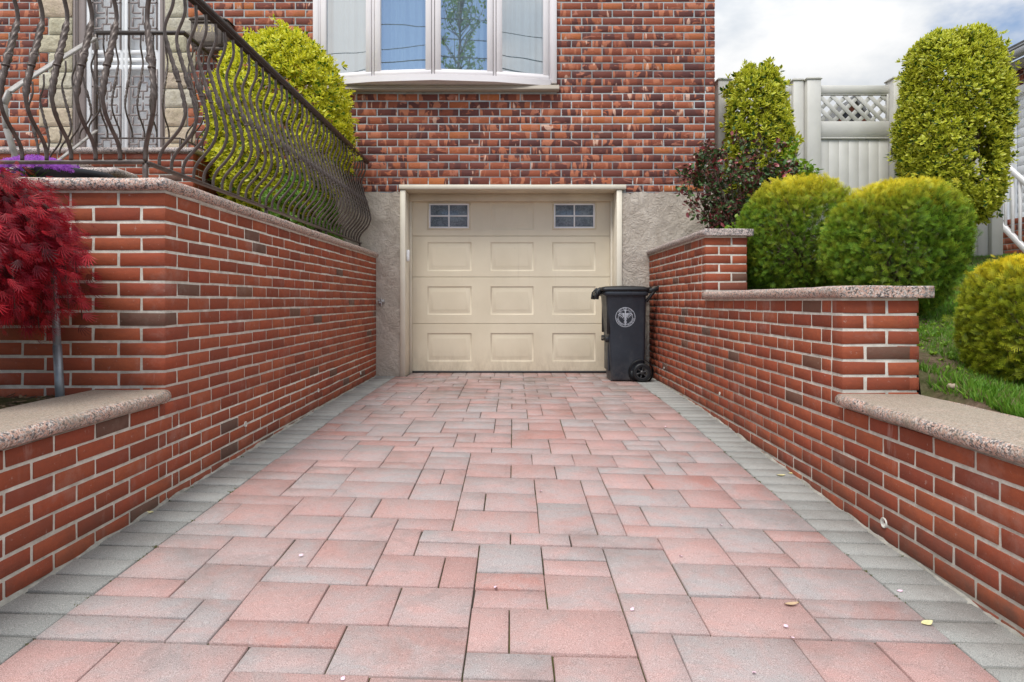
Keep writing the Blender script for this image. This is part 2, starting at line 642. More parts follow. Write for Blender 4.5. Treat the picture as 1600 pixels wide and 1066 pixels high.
M['brick'] = mat_red_brick()
M['hbrick'] = mat_house_brick()
M['mortar'] = mat_mortar("pale_mortar", (.47, .44, .385), (.70, .67, .60))
M['fillet'] = mat_mortar("stained_mortar", (.26, .25, .22), (.46, .44, .39))
M['hmortar'] = mat_mortar("grey_mortar", (.35, .375, .38), (.50, .53, .53))
M['granite'] = mat_granite("pink_granite")
M['granite_worn'] = mat_granite("weathered_pink_granite", wear=.75)
M['granite_grey'] = mat_granite("grey_pink_granite", (.52, .42, .40))
M['paver'] = mat_paver("rose_paver", [(.42, .25, .23), (.47, .285, .265), (.50, .315, .295), (.52, .335, .315), (.49, .32, .30), (.47, .235, .205)], (.385, .36, .36), .53, True)
M['border'] = mat_paver("grey_border_paver", [(.26, .272, .26), (.325, .335, .32), (.385, .395, .378), (.29, .30, .288)], (.30, .31, .30), .9, False)
M['joint'] = mat_joint()
M['stucco'] = mat_stucco()
M['soil'] = mat_soil("bark_soil", green=.25)
M['lawn_soil'] = mat_soil("lawn_soil", (.10, .068, .046), (.26, .185, .13), .55)
M['iron'] = mat_iron()
M['rail_dark'] = simple("dark_bronze_rail", (.035, .024, .020), .4, .1, .3, 40)
M['rail_pale'] = simple("lit_grey_handrail", (.36, .34, .32), .5, .1, .2, 20)  # brown metal painted pale grey, the light on it put into the colour
M['door_tan'] = mat_door()
M['trim_tan'] = simple("tan_trim", (.74, .68, .56), .5, 0, .08, 4)
M['head_tan'] = simple("shaded_tan_trim", (.62, .54, .41), .55, 0, .08, 4)  # darker copy of the tan trim, recess shade painted into the colour
M['sill_tan'] = simple("taupe_sill_metal", (.36, .31, .25), .4, 0, .06, 4)
M['vinyl'] = simple("white_vinyl_frame", (.86, .82, .83), .35, 0, .03, 3)
M['white'] = simple("white_plastic", (.88, .88, .89), .35)
M['gasket'] = simple("dark_gasket", (.05, .05, .055), .6)
M['glass'] = mat_glass("window_glass", .60, (.70, .82, .88), .004, .004)
M['doorglass'] = mat_glass("storm_door_glass", .05, (1., 1., 1.), .02)
M['garageglass'] = None
M['curtain'] = simple("sheer_curtain", (.80, .83, .84), .9)
M['room'] = simple("dim_room", (.10, .10, .11), .9)
def mat_stone():
    t = NT("quarry_limestone")
    r = t.attr("rnd")
    c = t.ramp(r, (0., (.62, .58, .47)), (.35, (.56, .52, .38)), (.6, (.60, .47, .36)), (.8, (.50, .47, .38)), (1., (.66, .60, .50)))
    n = t.noise(11, 6, .7, t.vec((1, 1, 1), r))
    c = t.mix(t.ramp(n, (.45, 0.), (.7, .6)), c, (.36, .31, .20))
    t.set(Base_Color=c, Roughness=.9, Specular_IOR_Level=.2, Normal=t.bump(t.noise(30, 5, .7), .02))
    return t.mat


M['limestone'] = mat_stone()
M['bronze'] = simple("bronze_mailbox", (.105, .082, .07), .5, .2, .25, 30, .002, 150)
M['gold'] = simple("pale_brass_lettering", (.55, .45, .25), .4, .3)
M['plaque'] = simple("mailbox_plaque", (.24, .20, .165), .6, .1, .25, 60, .002, 200)
M['grille'] = simple("grey_brown_grille", (.24, .20, .19), .5, .1)
M['frame_brown'] = simple("taupe_door_frame", (.26, .215, .20), .5, 0, .1, 6)
M['doorwhite'] = simple("pale_grey_door", (.82, .83, .84), .45, 0, .05, 5)
M['chrome'] = simple("dull_chrome", (.55, .56, .58), .28, .9)
M['galv'] = simple("galvanised_steel", (.27, .30, .33), .42, .5, .3, 12)
def mat_bin():
    t = NT("navy_black_plastic")
    c = t.mix(t.ramp(t.noise(5, 6, .7), (.35, 0.), (.75, 1.)), (.020, .027, .038), (.034, .042, .054))
    dust = t.ramp(t.noise(7, 6, .75, t.vec((2, 2, .5))), (.56, 0.), (.80, .30))
    c = t.mix(dust, c, (.14, .14, .14))
    low = t.math('MULTIPLY', t.math('SUBTRACT', .22, t.sep(t.tc, 2), clamp=True), 2.2)
    c = t.mix(t.math('MULTIPLY', low, t.ramp(t.noise(20, 5, .7), (.4, 0.), (.7, .9))), c, (.17, .155, .135))
    scr = t.ramp(t.noise(70, 3, .6, t.vec((1, 1, .12))), (.70, 0.), (.74, .35))
    c = t.mix(scr, c, (.10, .11, .12))
    t.set(Base_Color=c, Roughness=t.ramp(t.noise(12, 4), (.3, .36), (.7, .55)), Normal=t.bump(t.noise(300, 3), .0005))
    return t.mat


M['plastic'] = mat_bin()
M['plastic2'] = simple("black_plastic", (.010, .011, .013), .45, 0, .2, 20)
M['emblem'] = simple("printed_emblem", (.52, .56, .62), .55, 0, .3, 90)
M['pvc'] = simple("old_pvc", (.66, .64, .58), .5, 0, .2, 60)
M['fence'] = simple("grey_beige_vinyl", (.57, .56, .525), .5, 0, .10, 3, .0008, 60)
M['potblack'] = simple("black_pot", (.022, .024, .03), .4)
M['bark'] = simple("grey_brown_bark", (.12, .085, .06), .9, 0, .35, 30, .006, 60)
M['paper'] = simple("yellowed_leaf", (.72, .66, .34), .6, 0, .2, 60)
M['petal'] = simple("pink_petal", (.80, .58, .68), .6)
M['stone'] = simple("tan_pebble", (.42, .33, .25), .8, 0, .2, 40)
M['siding'] = simple("white_siding", (.86, .88, .91), .6)
M['rooftile'] = simple("grey_shingles", (.12, .12, .12), .9, 0, .3, 15)
M['soffit'] = simple("soffit_grey", (.42, .40, .38), .7)
M['gutter'] = simple("grey_gutter", (.36, .37, .39), .5)
M['concrete'] = simple("concrete", (.40, .385, .36), .9, 0, .15, 6, .003, 80)


def _garage_glass():
    t = NT("obscure_garage_glass")
    n = t.noise(16, 5, .8, None, 1.5)
    n2 = t.noise(42, 6, .8, None, 3)
    c = t.mix(t.ramp(n, (.35, 0.), (.62, 1.)), (.085, .11, .135), (.20, .25, .30))
    c = t.mix(t.ramp(n2, (.585, 0.), (.66, .85)), c, (.58, .62, .65))
    t.set(Base_Color=c, Roughness=.12, Specular_IOR_Level=.5)
    return t.mat


M['garageglass'] = _garage_glass()

# ------------------------------------------------------------------ dimensions
XL, XR = -1.543, 1.53                # inner faces of the driveway walls
WZ = 7.246                           # y of the house front
LC, RC1, RC2 = 2.85, 5.117, 2.989    # y of the wall corners
LY = np.array([-20, 0., 1.4, 1.934, 2.926, 5.42, 7.25, 9])
LZ = np.array([-.14, -.12, -.085, -.065, -.038, .002, .004, .004])
RY = np.array([-20, 0., 1.4, 1.962, 2.746, 3.551, 5.237, 6.8, 9])
RZ = np.array([-.23, -.215, -.185, -.162, -.138, -.098, -.022, -.002, .0])


def ground_z(x, y):
    l = sum(np.interp(np.asarray(y) + d, LY, LZ) for d in (-.4, -.2, 0, .2, .4)) / 5
    r = sum(np.interp(np.asarray(y) + d, RY, RZ) for d in (-.4, -.2, 0, .2, .4)) / 5
    t = (np.asarray(x) - XL) / (XR - XL)
    return l + (r - l) * t


def slope_z(x, y):
    """the garden to the right of the driveway"""
    x, y = np.asarray(x, float), np.asarray(y, float)
    z = np.interp(y, [-4, 2.0, 2.6, 7.4, 8.2, 60], [.0, .33, .40, 1.33, 1.40, 1.40])
    z = z + .03 * np.sin(x * 3.1 + y * 1.7) * np.sin(y * 2.3 - x)
    z = z + .015 * np.sin(x * 9 + 1) * np.sin(y * 8)
    lim = .400 + np.clip(x - 1.9, 0, 9) * 1.1 + np.clip(y - RC2 + .008, 0, 9) * 5
    return np.minimum(z, lim)


# ------------------------------------------------------------------ ground, driveway
def grid_mesh(name, x0, x1, y0, y1, nx, ny, fz, mats):
    X, Y = np.meshgrid(np.linspace(x0, x1, nx), np.linspace(y0, y1, ny))
    V = np.stack([X, Y, fz(X, Y)], -1).reshape(-1, 3)
    I = np.arange(nx * ny).reshape(ny, nx)
    Q = np.stack([I[:-1, :-1], I[:-1, 1:], I[1:, 1:], I[1:, :-1]], -1).reshape(-1, 4)
    return np_mesh(name, V, Q, None, mats, smooth=True)


g = link("ground", grid_mesh("ground", -300, 300, -300, 300, 4, 4, lambda x, y: x * 0 - .40, [M['concrete']]))
tag(g, kind="structure")
SY0 = -2.0
gx_ = np.concatenate([np.linspace(1.892, 2.1, 12), np.linspace(2.13, 6, 90), np.linspace(6.3, 30, 30)])
gy_ = np.concatenate([np.linspace(-2, 2.2, 20), np.linspace(2.25, 2.95, 15), [2.975, 2.983, 2.995, 3.01], np.linspace(3.05, 8.5, 110), np.linspace(8.8, 40, 30)])
GX, GY = np.meshgrid(gx_, gy_)
I_ = np.arange(GX.size).reshape(GX.shape)
g = link("garden_slope", np_mesh("garden_slope", np.stack([GX, GY, slope_z(GX, GY)], -1).reshape(-1, 3),
                                 np.stack([I_[:-1, :-1], I_[:-1, 1:], I_[1:, 1:], I_[1:, :-1]], -1).reshape(-1, 4), None, [M['lawn_soil']], smooth=True))
tag(g, kind="structure")
# the terrace soil behind the left walls
g = link("planter_soil", grid_mesh("planter_soil", -7, -1.80, -1, 2.80, 60, 60, lambda x, y: .425 + .02 * np.sin(x * 7) * np.sin(y * 9) + .012 * np.sin(x * 31 + y * 23), [M['soil']]))
tag(g, kind="structure")
g = link("terrace_soil", grid_mesh("terrace_soil", -7, -1.74, 3.1, 7.2, 40, 40, lambda x, y: 1.30 + .02 * np.sin(x * 5) * np.sin(y * 6), [M['soil']]))
tag(g, kind="structure")


def pack_field(nx, ny):
    """random ashlar layout on a grid: list of (i, j, w, h)"""
    G = -np.ones((ny, nx), int)
    out = []
    sizes = [((3, 2), 3.4), ((2, 2), 4.2), ((2, 3), .6), ((2, 1), 2.4), ((1, 2), 1.1), ((3, 1), 2.6)]
    for j in range(ny):
        for i in range(nx):
            if G[j, i] >= 0: continue
            cand = []
            for (w, h), wt in sizes:
                if i + w > nx or j + h > ny: continue
                if (G[j:j + h, i:i + w] >= 0).any(): continue
                # do not leave a hole one cell wide beside it
                if i + w == nx - 1 and G[j, nx - 1] < 0: wt *= .01
                elif i + w + 1 < nx and G[j, i + w] < 0 and G[j, i + w + 1] >= 0: wt *= .02
                if out and out[-1][2:] == (w, h): wt *= .6
                if j and i + w < nx and G[j - 1, i + w - 1] != G[j - 1, i + w]: wt *= .18      # no long straight joints
                cand.append(((w, h), wt))
            if cand:
                ws = np.array([c[1] for c in cand]); k = RNG.choice(len(cand), p=ws / ws.sum())
                w, h = cand[k][0]
            else:
                w, h = 1, 1
            G[j:j + h, i:i + w] = len(out)
            out.append((i, j, w, h))
    return out


def paver_rows():
    x0, x1 = XL + .222, XR - .232
    nx = 22
    u = (x1 - x0) / nx
    y0, y1 = -1.0, 7.20
    ny = int((y1 - y0) / .1205)
    v = (y1 - y0) / ny
    mb = MB()
    for (i, j, w, h) in pack_field(nx, ny):
        g_ = .0024
        gy = .0042
        a = np.array([x0 + i * u + g_, y0 + j * v + gy, -.05]); b = np.array([x0 + (i + w) * u - g_, y0 + (j + h) * v - gy, float(np.clip(RNG.normal(0, .0015), -.0018, .003))])
        mb.box(a, b, .0026, 0, RNG.random(), jit=.0009)
    sub = MB()
    # border: one row of pavers laid across, each side, and a soldier row at the garage
    for side in (0, 1):
        n = int((7.22 + 1.0) / .12)
        vv = (7.22 + 1.0) / n
        bx0, bx1 = ((XL - .01, x0) if side == 0 else (x1, XR + .01))
        off = .03 * side
        for k in range(n):
            e = RNG.normal(0, .002)
            sub.box((bx0 + .002, -1 + k * vv + .0052, -.05), (bx1 - .002, -1 + (k + 1) * vv - .0052, float(np.clip(RNG.normal(0, .0016), -.0015, .003))), .003, 0, RNG.random(), jit=.0009)
    k, n = 0, 14
    for k in range(n):
        uu = (2.30) / n
        mb.box((-1.20 + k * uu + .002, 7.204, -.05), (-1.20 + (k + 1) * uu - .002, 7.62, 0), .004, 0, RNG.random())
    for m_, nm, mats in ((mb, "driveway", [M['paver']]), (sub, "driveway_border", [M['border']])):
        me = m_.mesh(nm, mats)
        V = np.empty(len(me.vertices) * 3, np.float32); me.vertices.foreach_get("co", V)
        V = V.reshape(-1, 3); V[:, 2] += ground_z(V[:, 0], V[:, 1]); me.vertices.foreach_set("co", V.ravel())
        me.update()
        tag(link(nm, me), kind="structure")
    g2 = link("driveway_joints", grid_mesh("driveway_joints", XL - .1, XR + .1, -1.2, 7.7, 30, 60, lambda x, y: ground_z(x, y) - .0095, [M['joint']]))
    tag(g2, kind="structure")
    # the street end, behind the camera
    g3 = link("pavement", grid_mesh("pavement", -30, 30, -6, -1.2, 20, 10, lambda x, y: x * 0 - .21, [M['concrete']]))
    tag(g3, kind="structure")
    return mb


paver_rows()


# moss tufts in the joints and mortar haunch along the wall feet
def clump_mesh(name, P, sizes, mat, n_per=14):
    V, T, r = [], [], []
    k = 0
    for p, s in zip(P, sizes):
        for q in range(n_per):
            a = RNG.random() * 6.283
            rr = s * math.sqrt(RNG.random())
            c = np.array(p) + (rr * math.cos(a) * RNG.uniform(.5, 2.2), rr * math.sin(a) * .35, 0)
            h = s * RNG.uniform(.3, .75)
            d = RNG.normal(0, .5, 2)
            w = s * .16
            V += [c + (-w, 0, -.002), c + (w, w * .6, -.002), c + (d[0] * h, d[1] * h, h)]
            T.append((k, k + 1, k + 2)); k += 3; r.append(RNG.random())
    return np_mesh(name, V, None, T, [mat], vattr={"edge": RNG.random(len(V)), "rnd": np.repeat(r, 3)})


M['moss'] = leaf_mat("moss", (.07, .11, .012), (.13, .17, .02), (.16, .15, .03), .8, .2)
mp, ms = [], []
for k in range(200):
    side = RNG.integers(0, 4)
    y = RNG.uniform(1.5, 7.0)
    x = [XL + .012, XL + .222, XR - .232, XR - .012][side] + RNG.normal(0, .003)
    if side == 3 and RNG.random() < .5: continue
    mp.append((x, y, float(ground_z(x, y)) - .003)); ms.append(RNG.uniform(.004, .012))
for k in range(220):
    y = RNG.uniform(3.2, 7.2); x = RNG.uniform(-1.3, 1.25)
    mp.append((x, y, float(ground_z(x, y)) - .006)); ms.append(RNG.uniform(.004, .010))
mo = link("moss", clump_mesh("moss", mp, ms, M['moss']))
tag(mo, kind="stuff")


# ------------------------------------------------------------------ brick walls
def brick_face(mb, O, U, N, u0, u1, ztop, zmin, L=.213, course=.0665, joint=.0122, D=.1, own0=None, own1=None, holes=(), mat=0, rmap=None, jz=.0008, phase=0., bev=.0015):
    """running bond on one face. own0 / own1: None = plain end; 0 / 1 = a corner, the courses of that parity own the corner brick"""
    O, U, N = (np.asarray(a, float) for a in (O, U, N))
    k = 0
    while True:
        z1 = ztop - k * course
        z0 = z1 - (course - joint)
        if z1 < zmin + .004: break
        z0 = max(z0, zmin)
        a = u0 if (own0 is None or k % 2 == own0) else u0 + D + joint
        e = u1 if (own1 is None or k % 2 == own1) else u1 - D - joint
        if own0 == 'tooth': a = u0 + (L / 2 if k % 2 else 0)
        if own1 == 'tooth': e = u1 + (L / 2 if k % 2 else 0) - joint
        p = a
        if own0 is None: p = a - (L / 2 if k % 2 else 0) - phase
        while p < e - .012:
            q = p + L - joint
            s, t = max(p, a), min(q, e)
            if e - t < .03 and t < e: t = e
            segs = [(s, t)]
            zc = (z0 + z1) / 2
            for (h0, h1, hz0, hz1) in holes:
                if hz0 < zc < hz1:
                    ns = []
                    for (x, y) in segs:
                        if h1 <= x or h0 >= y: ns.append((x, y)); continue
                        if x < h0: ns.append((x, h0))
                        if y > h1: ns.append((h1, y))
                    segs = ns
            for (x, y) in segs:
                if y - x < .018: continue
                dn, dz = RNG.uniform(-.0003, .0013), RNG.normal(0, jz)
                c = O + U * ((x + y) / 2) + N * (-D / 2 + dn) + np.array((0, 0, (z0 + z1) / 2 + dz))
                tilt = RNG.normal(0, .0025)
                u_ = U + np.array((0, 0, tilt))
                mb.obox(c, ((y - x) / 2, D / 2, (z1 - z0) / 2 + RNG.normal(0, .0006)), (u_, N, np.cross(u_, N)), bev, mat, RNG.random() if rmap is None else rmap(), jit=.0011)
            p += L
        k += 1


def offset_poly(P, d):
    """inset a counter-clockwise polygon by d[i] on edge i"""
    n = len(P)
    out = []
    P = np.asarray(P, float)
    for i in range(n):
        a, b, c = P[i - 1], P[i], P[(i + 1) % n]
        d0, d1 = d[i - 1], d[i]
        e0, e1 = (b - a) / np.linalg.norm(b - a), (c - b) / np.linalg.norm(c - b)
        n0, n1 = np.array((-e0[1], e0[0])), np.array((-e1[1], e1[0]))
        A = np.array([n0, n1])
        rhs = np.array([np.dot(n0, a) + d0, np.dot(n1, b) + d1])
        out.append(np.linalg.solve(A, rhs) if abs(np.linalg.det(A)) > 1e-6 else b + n0 * d0)
    return np.array(out)


def capstone(P, z0, z1, mat, parent, flat=(), name="capstone", step=.05, wob=.0012):
    """a slab with a bullnose on every edge except those listed in flat; long edges are cut in short steps for a slight waver"""
    th = z1 - z0
    n = len(P)
    rings = []
    A = np.linspace(-90, 90, 9)
    for ang in A:
        ins = th * .5 * (1 - math.cos(R(ang)))
        d = [(.0035 if abs(ang) > 80 else 0.) if i in flat else ins for i in range(n)]
        rings.append((offset_poly(P, d), (z0 + z1) / 2 + th * .5 * math.sin(R(ang))))
    V, Q = [], []
    cnt = [max(1, int(np.linalg.norm(np.subtract(P[(i + 1) % n], P[i])) / step)) for i in range(n)]
    m = sum(cnt)
    for (pl, z) in rings:
        for i in range(n):
            a, b = pl[i], pl[(i + 1) % n]
            for k in range(cnt[i]):
                p = a + (b - a) * k / cnt[i]
                V.append((p[0], p[1], z))
    V = np.array(V)
    ph = V[:, 0] * 3.1 + V[:, 1] * 2.7
    V[:, 2] += wob * np.sin(ph * 2.1) + wob * .6 * np.sin(ph * 7.3)
    for r_ in range(len(rings) - 1):
        for j in range(m):
            k = (j + 1) % m
            Q.append((r_ * m + j, r_ * m + k, (r_ + 1) * m + k, (r_ + 1) * m + j))
    me = bpy.data.meshes.new(name)
    faces = [tuple(q) for q in Q] + [tuple(range((len(rings) - 1) * m, len(rings) * m)), tuple(range(m - 1, -1, -1))]
    me.from_pydata([tuple(v) for v in V], [], faces)
    me.materials.append(mat)
    for i, p in enumerate(me.polygons): p.use_smooth = i < len(Q)
    return link(name, me, parent)


def weep(parent, x, y, z, sgn, r=.016):
    mb = MB()
    mb.lathe([(r, -.03), (r, .006), (r * .80, .006), (r * .80, -.001), (0.001, -.001)], (0, 0, 0), 16, 0, 'x')
    o = mb.build("weep_pipe", M['pvc'], parent, True)
    o.location = (x, y, z)
    if sgn < 0: o.scale = (-1, 1, 1)
    return o


# --- left: tall wall
lw = thing("retaining_wall", "tall red brick retaining wall with granite cap carrying the iron railing", "wall", (XL, LC, 0))
def child(o, root):
    o.parent = root
    o.matrix_parent_inverse = Matrix.Translation(-Vector(root.location))
    return o


mb = MB()
T1 = 1.327
brick_face(mb, (XL, 0, 0), (0, 1, 0), (1, 0, 0), LC, WZ - .01, T1, T1 - 14 * .0665 + .001, own0=1)
brick_face(mb, (XL, 0, 0), (0, 1, 0), (1, 0, 0), LC + .02, WZ - .01, T1 - 14 * .0665, -.12, own0='tooth')
brick_face(mb, (0, LC, 0), (-1, 0, 0), (0, -1, 0), -XL, 4.6, T1, .34, own0=0)
mb.box((XL - .30, LC + .0032, .30), (XL - .0028, WZ - .012, T1 + .002), .001, 1)
mb.box((XL - .30, LC + .0036, -.3), (XL - .0029, WZ - .012, .2999), .001, 1)
mb.box((-4.6, LC + .0030, -.3), (XL - .2, LC + .28, T1 + .0025), .001, 1)
mb.box((XL - .30, LC - .002, T1 + .001), (XL + .004, WZ - .012, T1 + .0145), .001, 1)
mb.box((-4.6, LC - .0025, T1 + .0005), (XL - .2, LC + .28, T1 + .014), .001, 1)
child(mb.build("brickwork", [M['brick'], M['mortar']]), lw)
child(capstone([(XL + .03, LC - .04), (XL + .03, WZ - .02), (XL - .33, WZ - .02), (XL - .33, LC + .32), (-4.6, LC + .32), (-4.6, LC - .04)], T1 + .012, T1 + .066, M['granite'], None, flat=(1, 4)), lw)
for px, py in ((383, 663), (497, 610), (563, 583)):
    y = FPX * -XL / (802 - px)
    child(weep(None, XL, y, EYE - (py - 470) * y / FPX, 1), lw)

# --- left: low planter wall towards the street
l2 = thing("retaining_wall", "low red brick planter wall in the left foreground under a wide weathered granite slab", "wall", (XL, 1.5, 0))
T2 = .396
mb = MB()
brick_face(mb, (XL, 0, 0), (0, 1, 0), (1, 0, 0), -.6, LC + .02, T2, -.25, own0=0, own1='tooth')
brick_face(mb, (0, -.6, 0), (-1, 0, 0), (0, -1, 0), -XL, 4.6, T2, -.25, own0=1)
mb.box((XL - .28, -.593, -.4), (XL - .0026, LC + .0025, T2 + .001), .001, 1)
mb.box((-4.6, -.594, -.4), (XL - .2, -.35, T2 + .0005), .001, 1)
mb.box((XL - .28, -.59, T2), (XL - .012, LC - .006, T2 + .011), .001, 1)
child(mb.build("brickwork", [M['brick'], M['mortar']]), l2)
child(capstone([(XL + .035, -.64), (XL + .035, LC - .012), (XL - .335, LC - .012), (XL - .335, -.64)], T2 + .006, T2 + .062, M['granite_worn'], None, flat=(1,)), l2)

# --- right: stepped wall
rw = thing("retaining_wall", "stepped red brick retaining wall with three granite caps beside the clipped evergreens", "wall", (XR, RC2, 0))
CR = .0715
TA, TB, TC_ = 1.351, .8505, .350
mb = MB()
kw = dict(course=CR, joint=.0138)
brick_face(mb, (XR, 0, 0), (0, -1, 0), (-1, 0, 0), -(WZ - .01), -RC1, TA, TB - .001, own1=1, **kw)
brick_face(mb, (0, RC1, 0), (1, 0, 0), (0, -1, 0), XR, 1.86, TA, TB + .01, own0=0, **kw)
brick_face(mb, (XR, 0, 0), (0, -1, 0), (-1, 0, 0), -(WZ - .01), -RC2, TB, TC_ - .001, own1=1, **kw)
brick_face(mb, (0, RC2, 0), (1, 0, 0), (0, -1, 0), XR, 1.885, TB, TC_ + .01, own0=0, **kw)
brick_face(mb, (1.885, 0, 0), (0, 1, 0), (1, 0, 0), RC2, RC1, TB, TC_, own0=1, **kw)
brick_face(mb, (XR, 0, 0), (0, -1, 0), (-1, 0, 0), -(WZ - .01), .6, TC_, -.35, own1=0, **kw)
brick_face(mb, (0, -.6, 0), (1, 0, 0), (0, -1, 0), XR, 6, TC_, -.35, own0=1, **kw)
mb.box((XR + .0026, RC1 + .0026, .2), (1.855, WZ - .012, TA + .001), .001, 1)
mb.box((XR - .003, RC1 - .003, TA), (1.855, WZ - .012, TA + .0135), .001, 1)
mb.box((XR + .0029, RC2 + .0026, 0), (1.877, RC1 + .1, TB + .001), .001, 1)
mb.box((XR - .003, RC2 - .003, TB), (1.878, RC1 - .004, TB + .0135), .001, 1)
mb.box((XR + .0032, -.593, -.4), (1.80, RC2 + .3, TC_ + .0005), .001, 1)
mb.box((XR + .0033, RC2 + .3, -.4), (1.80, WZ - .012, TC_ + .0004), .001, 1)
mb.box((XR + .008, -.593, TC_), (1.82, RC2 - .003, TC_ + .0135), .001, 1)
mb.box((1.7, -.594, -.4), (6, -.35, TC_ + .0003), .001, 1)
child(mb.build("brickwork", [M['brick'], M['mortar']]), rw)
child(capstone([(XR - .035, RC1 - .035), (1.90, RC1 - .035), (1.90, WZ - .02), (XR - .035, WZ - .02)], TA + .0125, TA + .068, M['granite_grey'], None, flat=(0, 1, 2)), rw)
child(capstone([(XR - .035, RC2 - .035), (1.935, RC2 - .035), (1.935, RC1 - .006), (XR - .035, RC1 - .006)], TB + .0125, TB + .068, M['granite'], None, flat=(0, 1, 2)), rw)
child(capstone([(XR - .04, -.64), (1.90, -.64), (1.90, RC2 - .006), (XR - .04, RC2 - .006)], TC_ + .0125, TC_ + .068, M['granite_worn'], None, flat=(0, 2)), rw)
for px, py, rr in ((1382, 817, .021), (1125, 615, .012), (1038, 575, .010)):
    y = FPX * XR / (px - 802)
    child(weep(None, XR, y, EYE - (py - 470) * y / FPX, -1, rr), rw)


def fillet(xw, sgn, y0, y1, root):
    n = int((y1 - y0) / .035)
    V = []
    for k in range(n + 1):
        y = y0 + (y1 - y0) * k / n
        h = .006 + .006 * math.sin(k * .7) * math.sin(k * .23 + 1) + RNG.uniform(-.003, .004)
        w = .011 + .006 * math.sin(k * .41 + 2) + RNG.uniform(-.003, .003)
        z = float(ground_z(xw, y))
        V += [(xw - sgn * .002, y, z + h), (xw + sgn * w * .6, y, z + h * .55), (xw + sgn * w, y, z - .004)]
    Q = []
    for k in range(n):
        for q in range(2):
            f = (k * 3 + q, k * 3 + 1 + q, k * 3 + 4 + q, k * 3 + 3 + q)
            Q.append(f if sgn > 0 else f[::-1])
    mb = MB(); mb.add(V, Q)
    child(mb.build("mortar_fillet", [M['fillet']]), root)


fillet(XL, 1, LC + .02, WZ - .02, lw)
fillet(XL, 1, -.5, LC + .019, l2)
fillet(XR, -1, -.5, WZ - .02, rw)

# ------------------------------------------------------------------ the house
house = thing("house", "red brick house with bow window above a tan garage door", "house", (0, WZ, 0))
HX0, HX1, HZ1 = -7.0, 2.271, 5.5


def part(mb, name, mats, parent=None, smooth=False, root=house):
    o = mb.build(name, mats, None, smooth)
    if parent is None: child(o, root)
    else:
        o.parent = parent
        o.matrix_parent_inverse = parent.matrix_parent_inverse.copy() if parent.parent is None else Matrix.Translation(-Vector(root.location)) @ Matrix.Identity(4)
        o.matrix_parent_inverse = Matrix.Identity(4)
    return o


# parts of the house are modelled in world coordinates: children of parts then need no offset of their own
GD = 7.56                               # y of the garage door leaf
OP0, OP1, OPZ = -1.215, 1.165, 2.095    # garage opening
BW = (-2.25, .49, 3.21, 5.05)           # bow window opening
DW = (-5.34, -3.58, 2.20, 5.6)          # door with its stone surround
BZ = 2.076                              # foot of the brickwork


def cells(mb, x0, x1, z0, z1, holes, ya, yb, m=0):
    xs = sorted({x0, x1, *[h[0] for h in holes], *[h[1] for h in holes]})
    zs = sorted({z0, z1, *[h[2] for h in holes], *[h[3] for h in holes]})
    xs = [x for x in xs if x0 <= x <= x1]; zs = [z for z in zs if z0 <= z <= z1]
    for a, b in zip(xs, xs[1:]):
        for c, d in zip(zs, zs[1:]):
            mx, mz = (a + b) / 2, (c + d) / 2
            if any(h[0] < mx < h[1] and h[2] < mz < h[3] for h in holes): continue
            mb.box((a, ya, c), (b, yb, d), .0001, m)


mb = MB()
hol = [BW, DW, (-1.278, 1.268, 1.9, 2.148)]
HC = .0857
ZT = 2.0765 + HC * 41 - .0125
brick_face(mb, (0, WZ, 0), (1, 0, 0), (0, -1, 0), HX0, HX1, ZT, BZ - .02, L=.2305, course=HC, joint=.0125, own1=0, holes=hol, jz=.0014, phase=.06, bev=.004)
brick_face(mb, (HX1, 0, 0), (0, 1, 0), (1, 0, 0), WZ, WZ + 3.2, ZT, .9, L=.2305, course=HC, joint=.0125, own0=1, jz=.0014, bev=.004)
cells(mb, HX0, HX1 - .006, BZ - .012, ZT, [BW, DW, (OP0, OP1, 0, OPZ)], WZ + .0040, WZ + .28, 1)
mb.box((HX1 - .3, WZ + .28, .8), (HX1 - .0065, WZ + 8, ZT), .001, 1)
mb.box((HX0, WZ + .28, .8), (HX0 + .3, WZ + 8, ZT), .001, 1)
mb.box((HX0 + .3, WZ + 7.7, .8), (HX1 - .3, WZ + 8, ZT), .001, 1)
# bricks that fill the teeth beside the door stones
z = 2.20; k = 0
while z < 5.5:
    h = .205 + .02 * math.sin(k * 2.3)
    for s in (-1, 1):
        if (k + (s > 0)) % 2: continue
        a, b = (-5.34, -5.245) if s < 0 else (-3.668, -3.585)
        for q in range(2):
            mb.box((a + .003, WZ + .0, z + .008 + q * h / 2), (b - .006, WZ + .08, z + (q + 1) * h / 2 - .006), .005, 0, RNG.random())
    z += h; k += 1
part(mb, "brick_facade", [M['hbrick'], M['hmortar']])
mb = MB()
mb.box((HX0 - .1, WZ - .1, ZT + .002), (HX1 + .1, WZ + 8.1, ZT + .25), .01)
part(mb, "roof", [M['rooftile']])

# stucco foundation, a dense sheet so that it is not quite flat
def stucco_panel(x0, x1, z0, z1):
    nx, nz = max(4, int((x1 - x0) / .03)), int((z1 - z0) / .03)
    X, Z = np.meshgrid(np.linspace(x0, x1, nx), np.linspace(z0, z1, nz))
    Y = WZ - .012 + .006 * np.sin(X * 9 + Z * 5) * np.sin(Z * 7 - X * 3) + .003 * np.sin(X * 31) * np.sin(Z * 27)
    top = Z > z1 - .035
    Z = np.where(top & (Z >= z1 - 1e-6), Z + .010 * np.sin(X * 23) + .006 * np.sin(X * 61), Z)
    V = np.stack([X, Y, Z], -1).reshape(-1, 3)
    I = np.arange(nx * nz).reshape(nz, nx)
    Q = np.stack([I[:-1, :-1], I[:-1, 1:], I[1:, 1:], I[1:, :-1]], -1).reshape(-1, 4)
    return V, Q


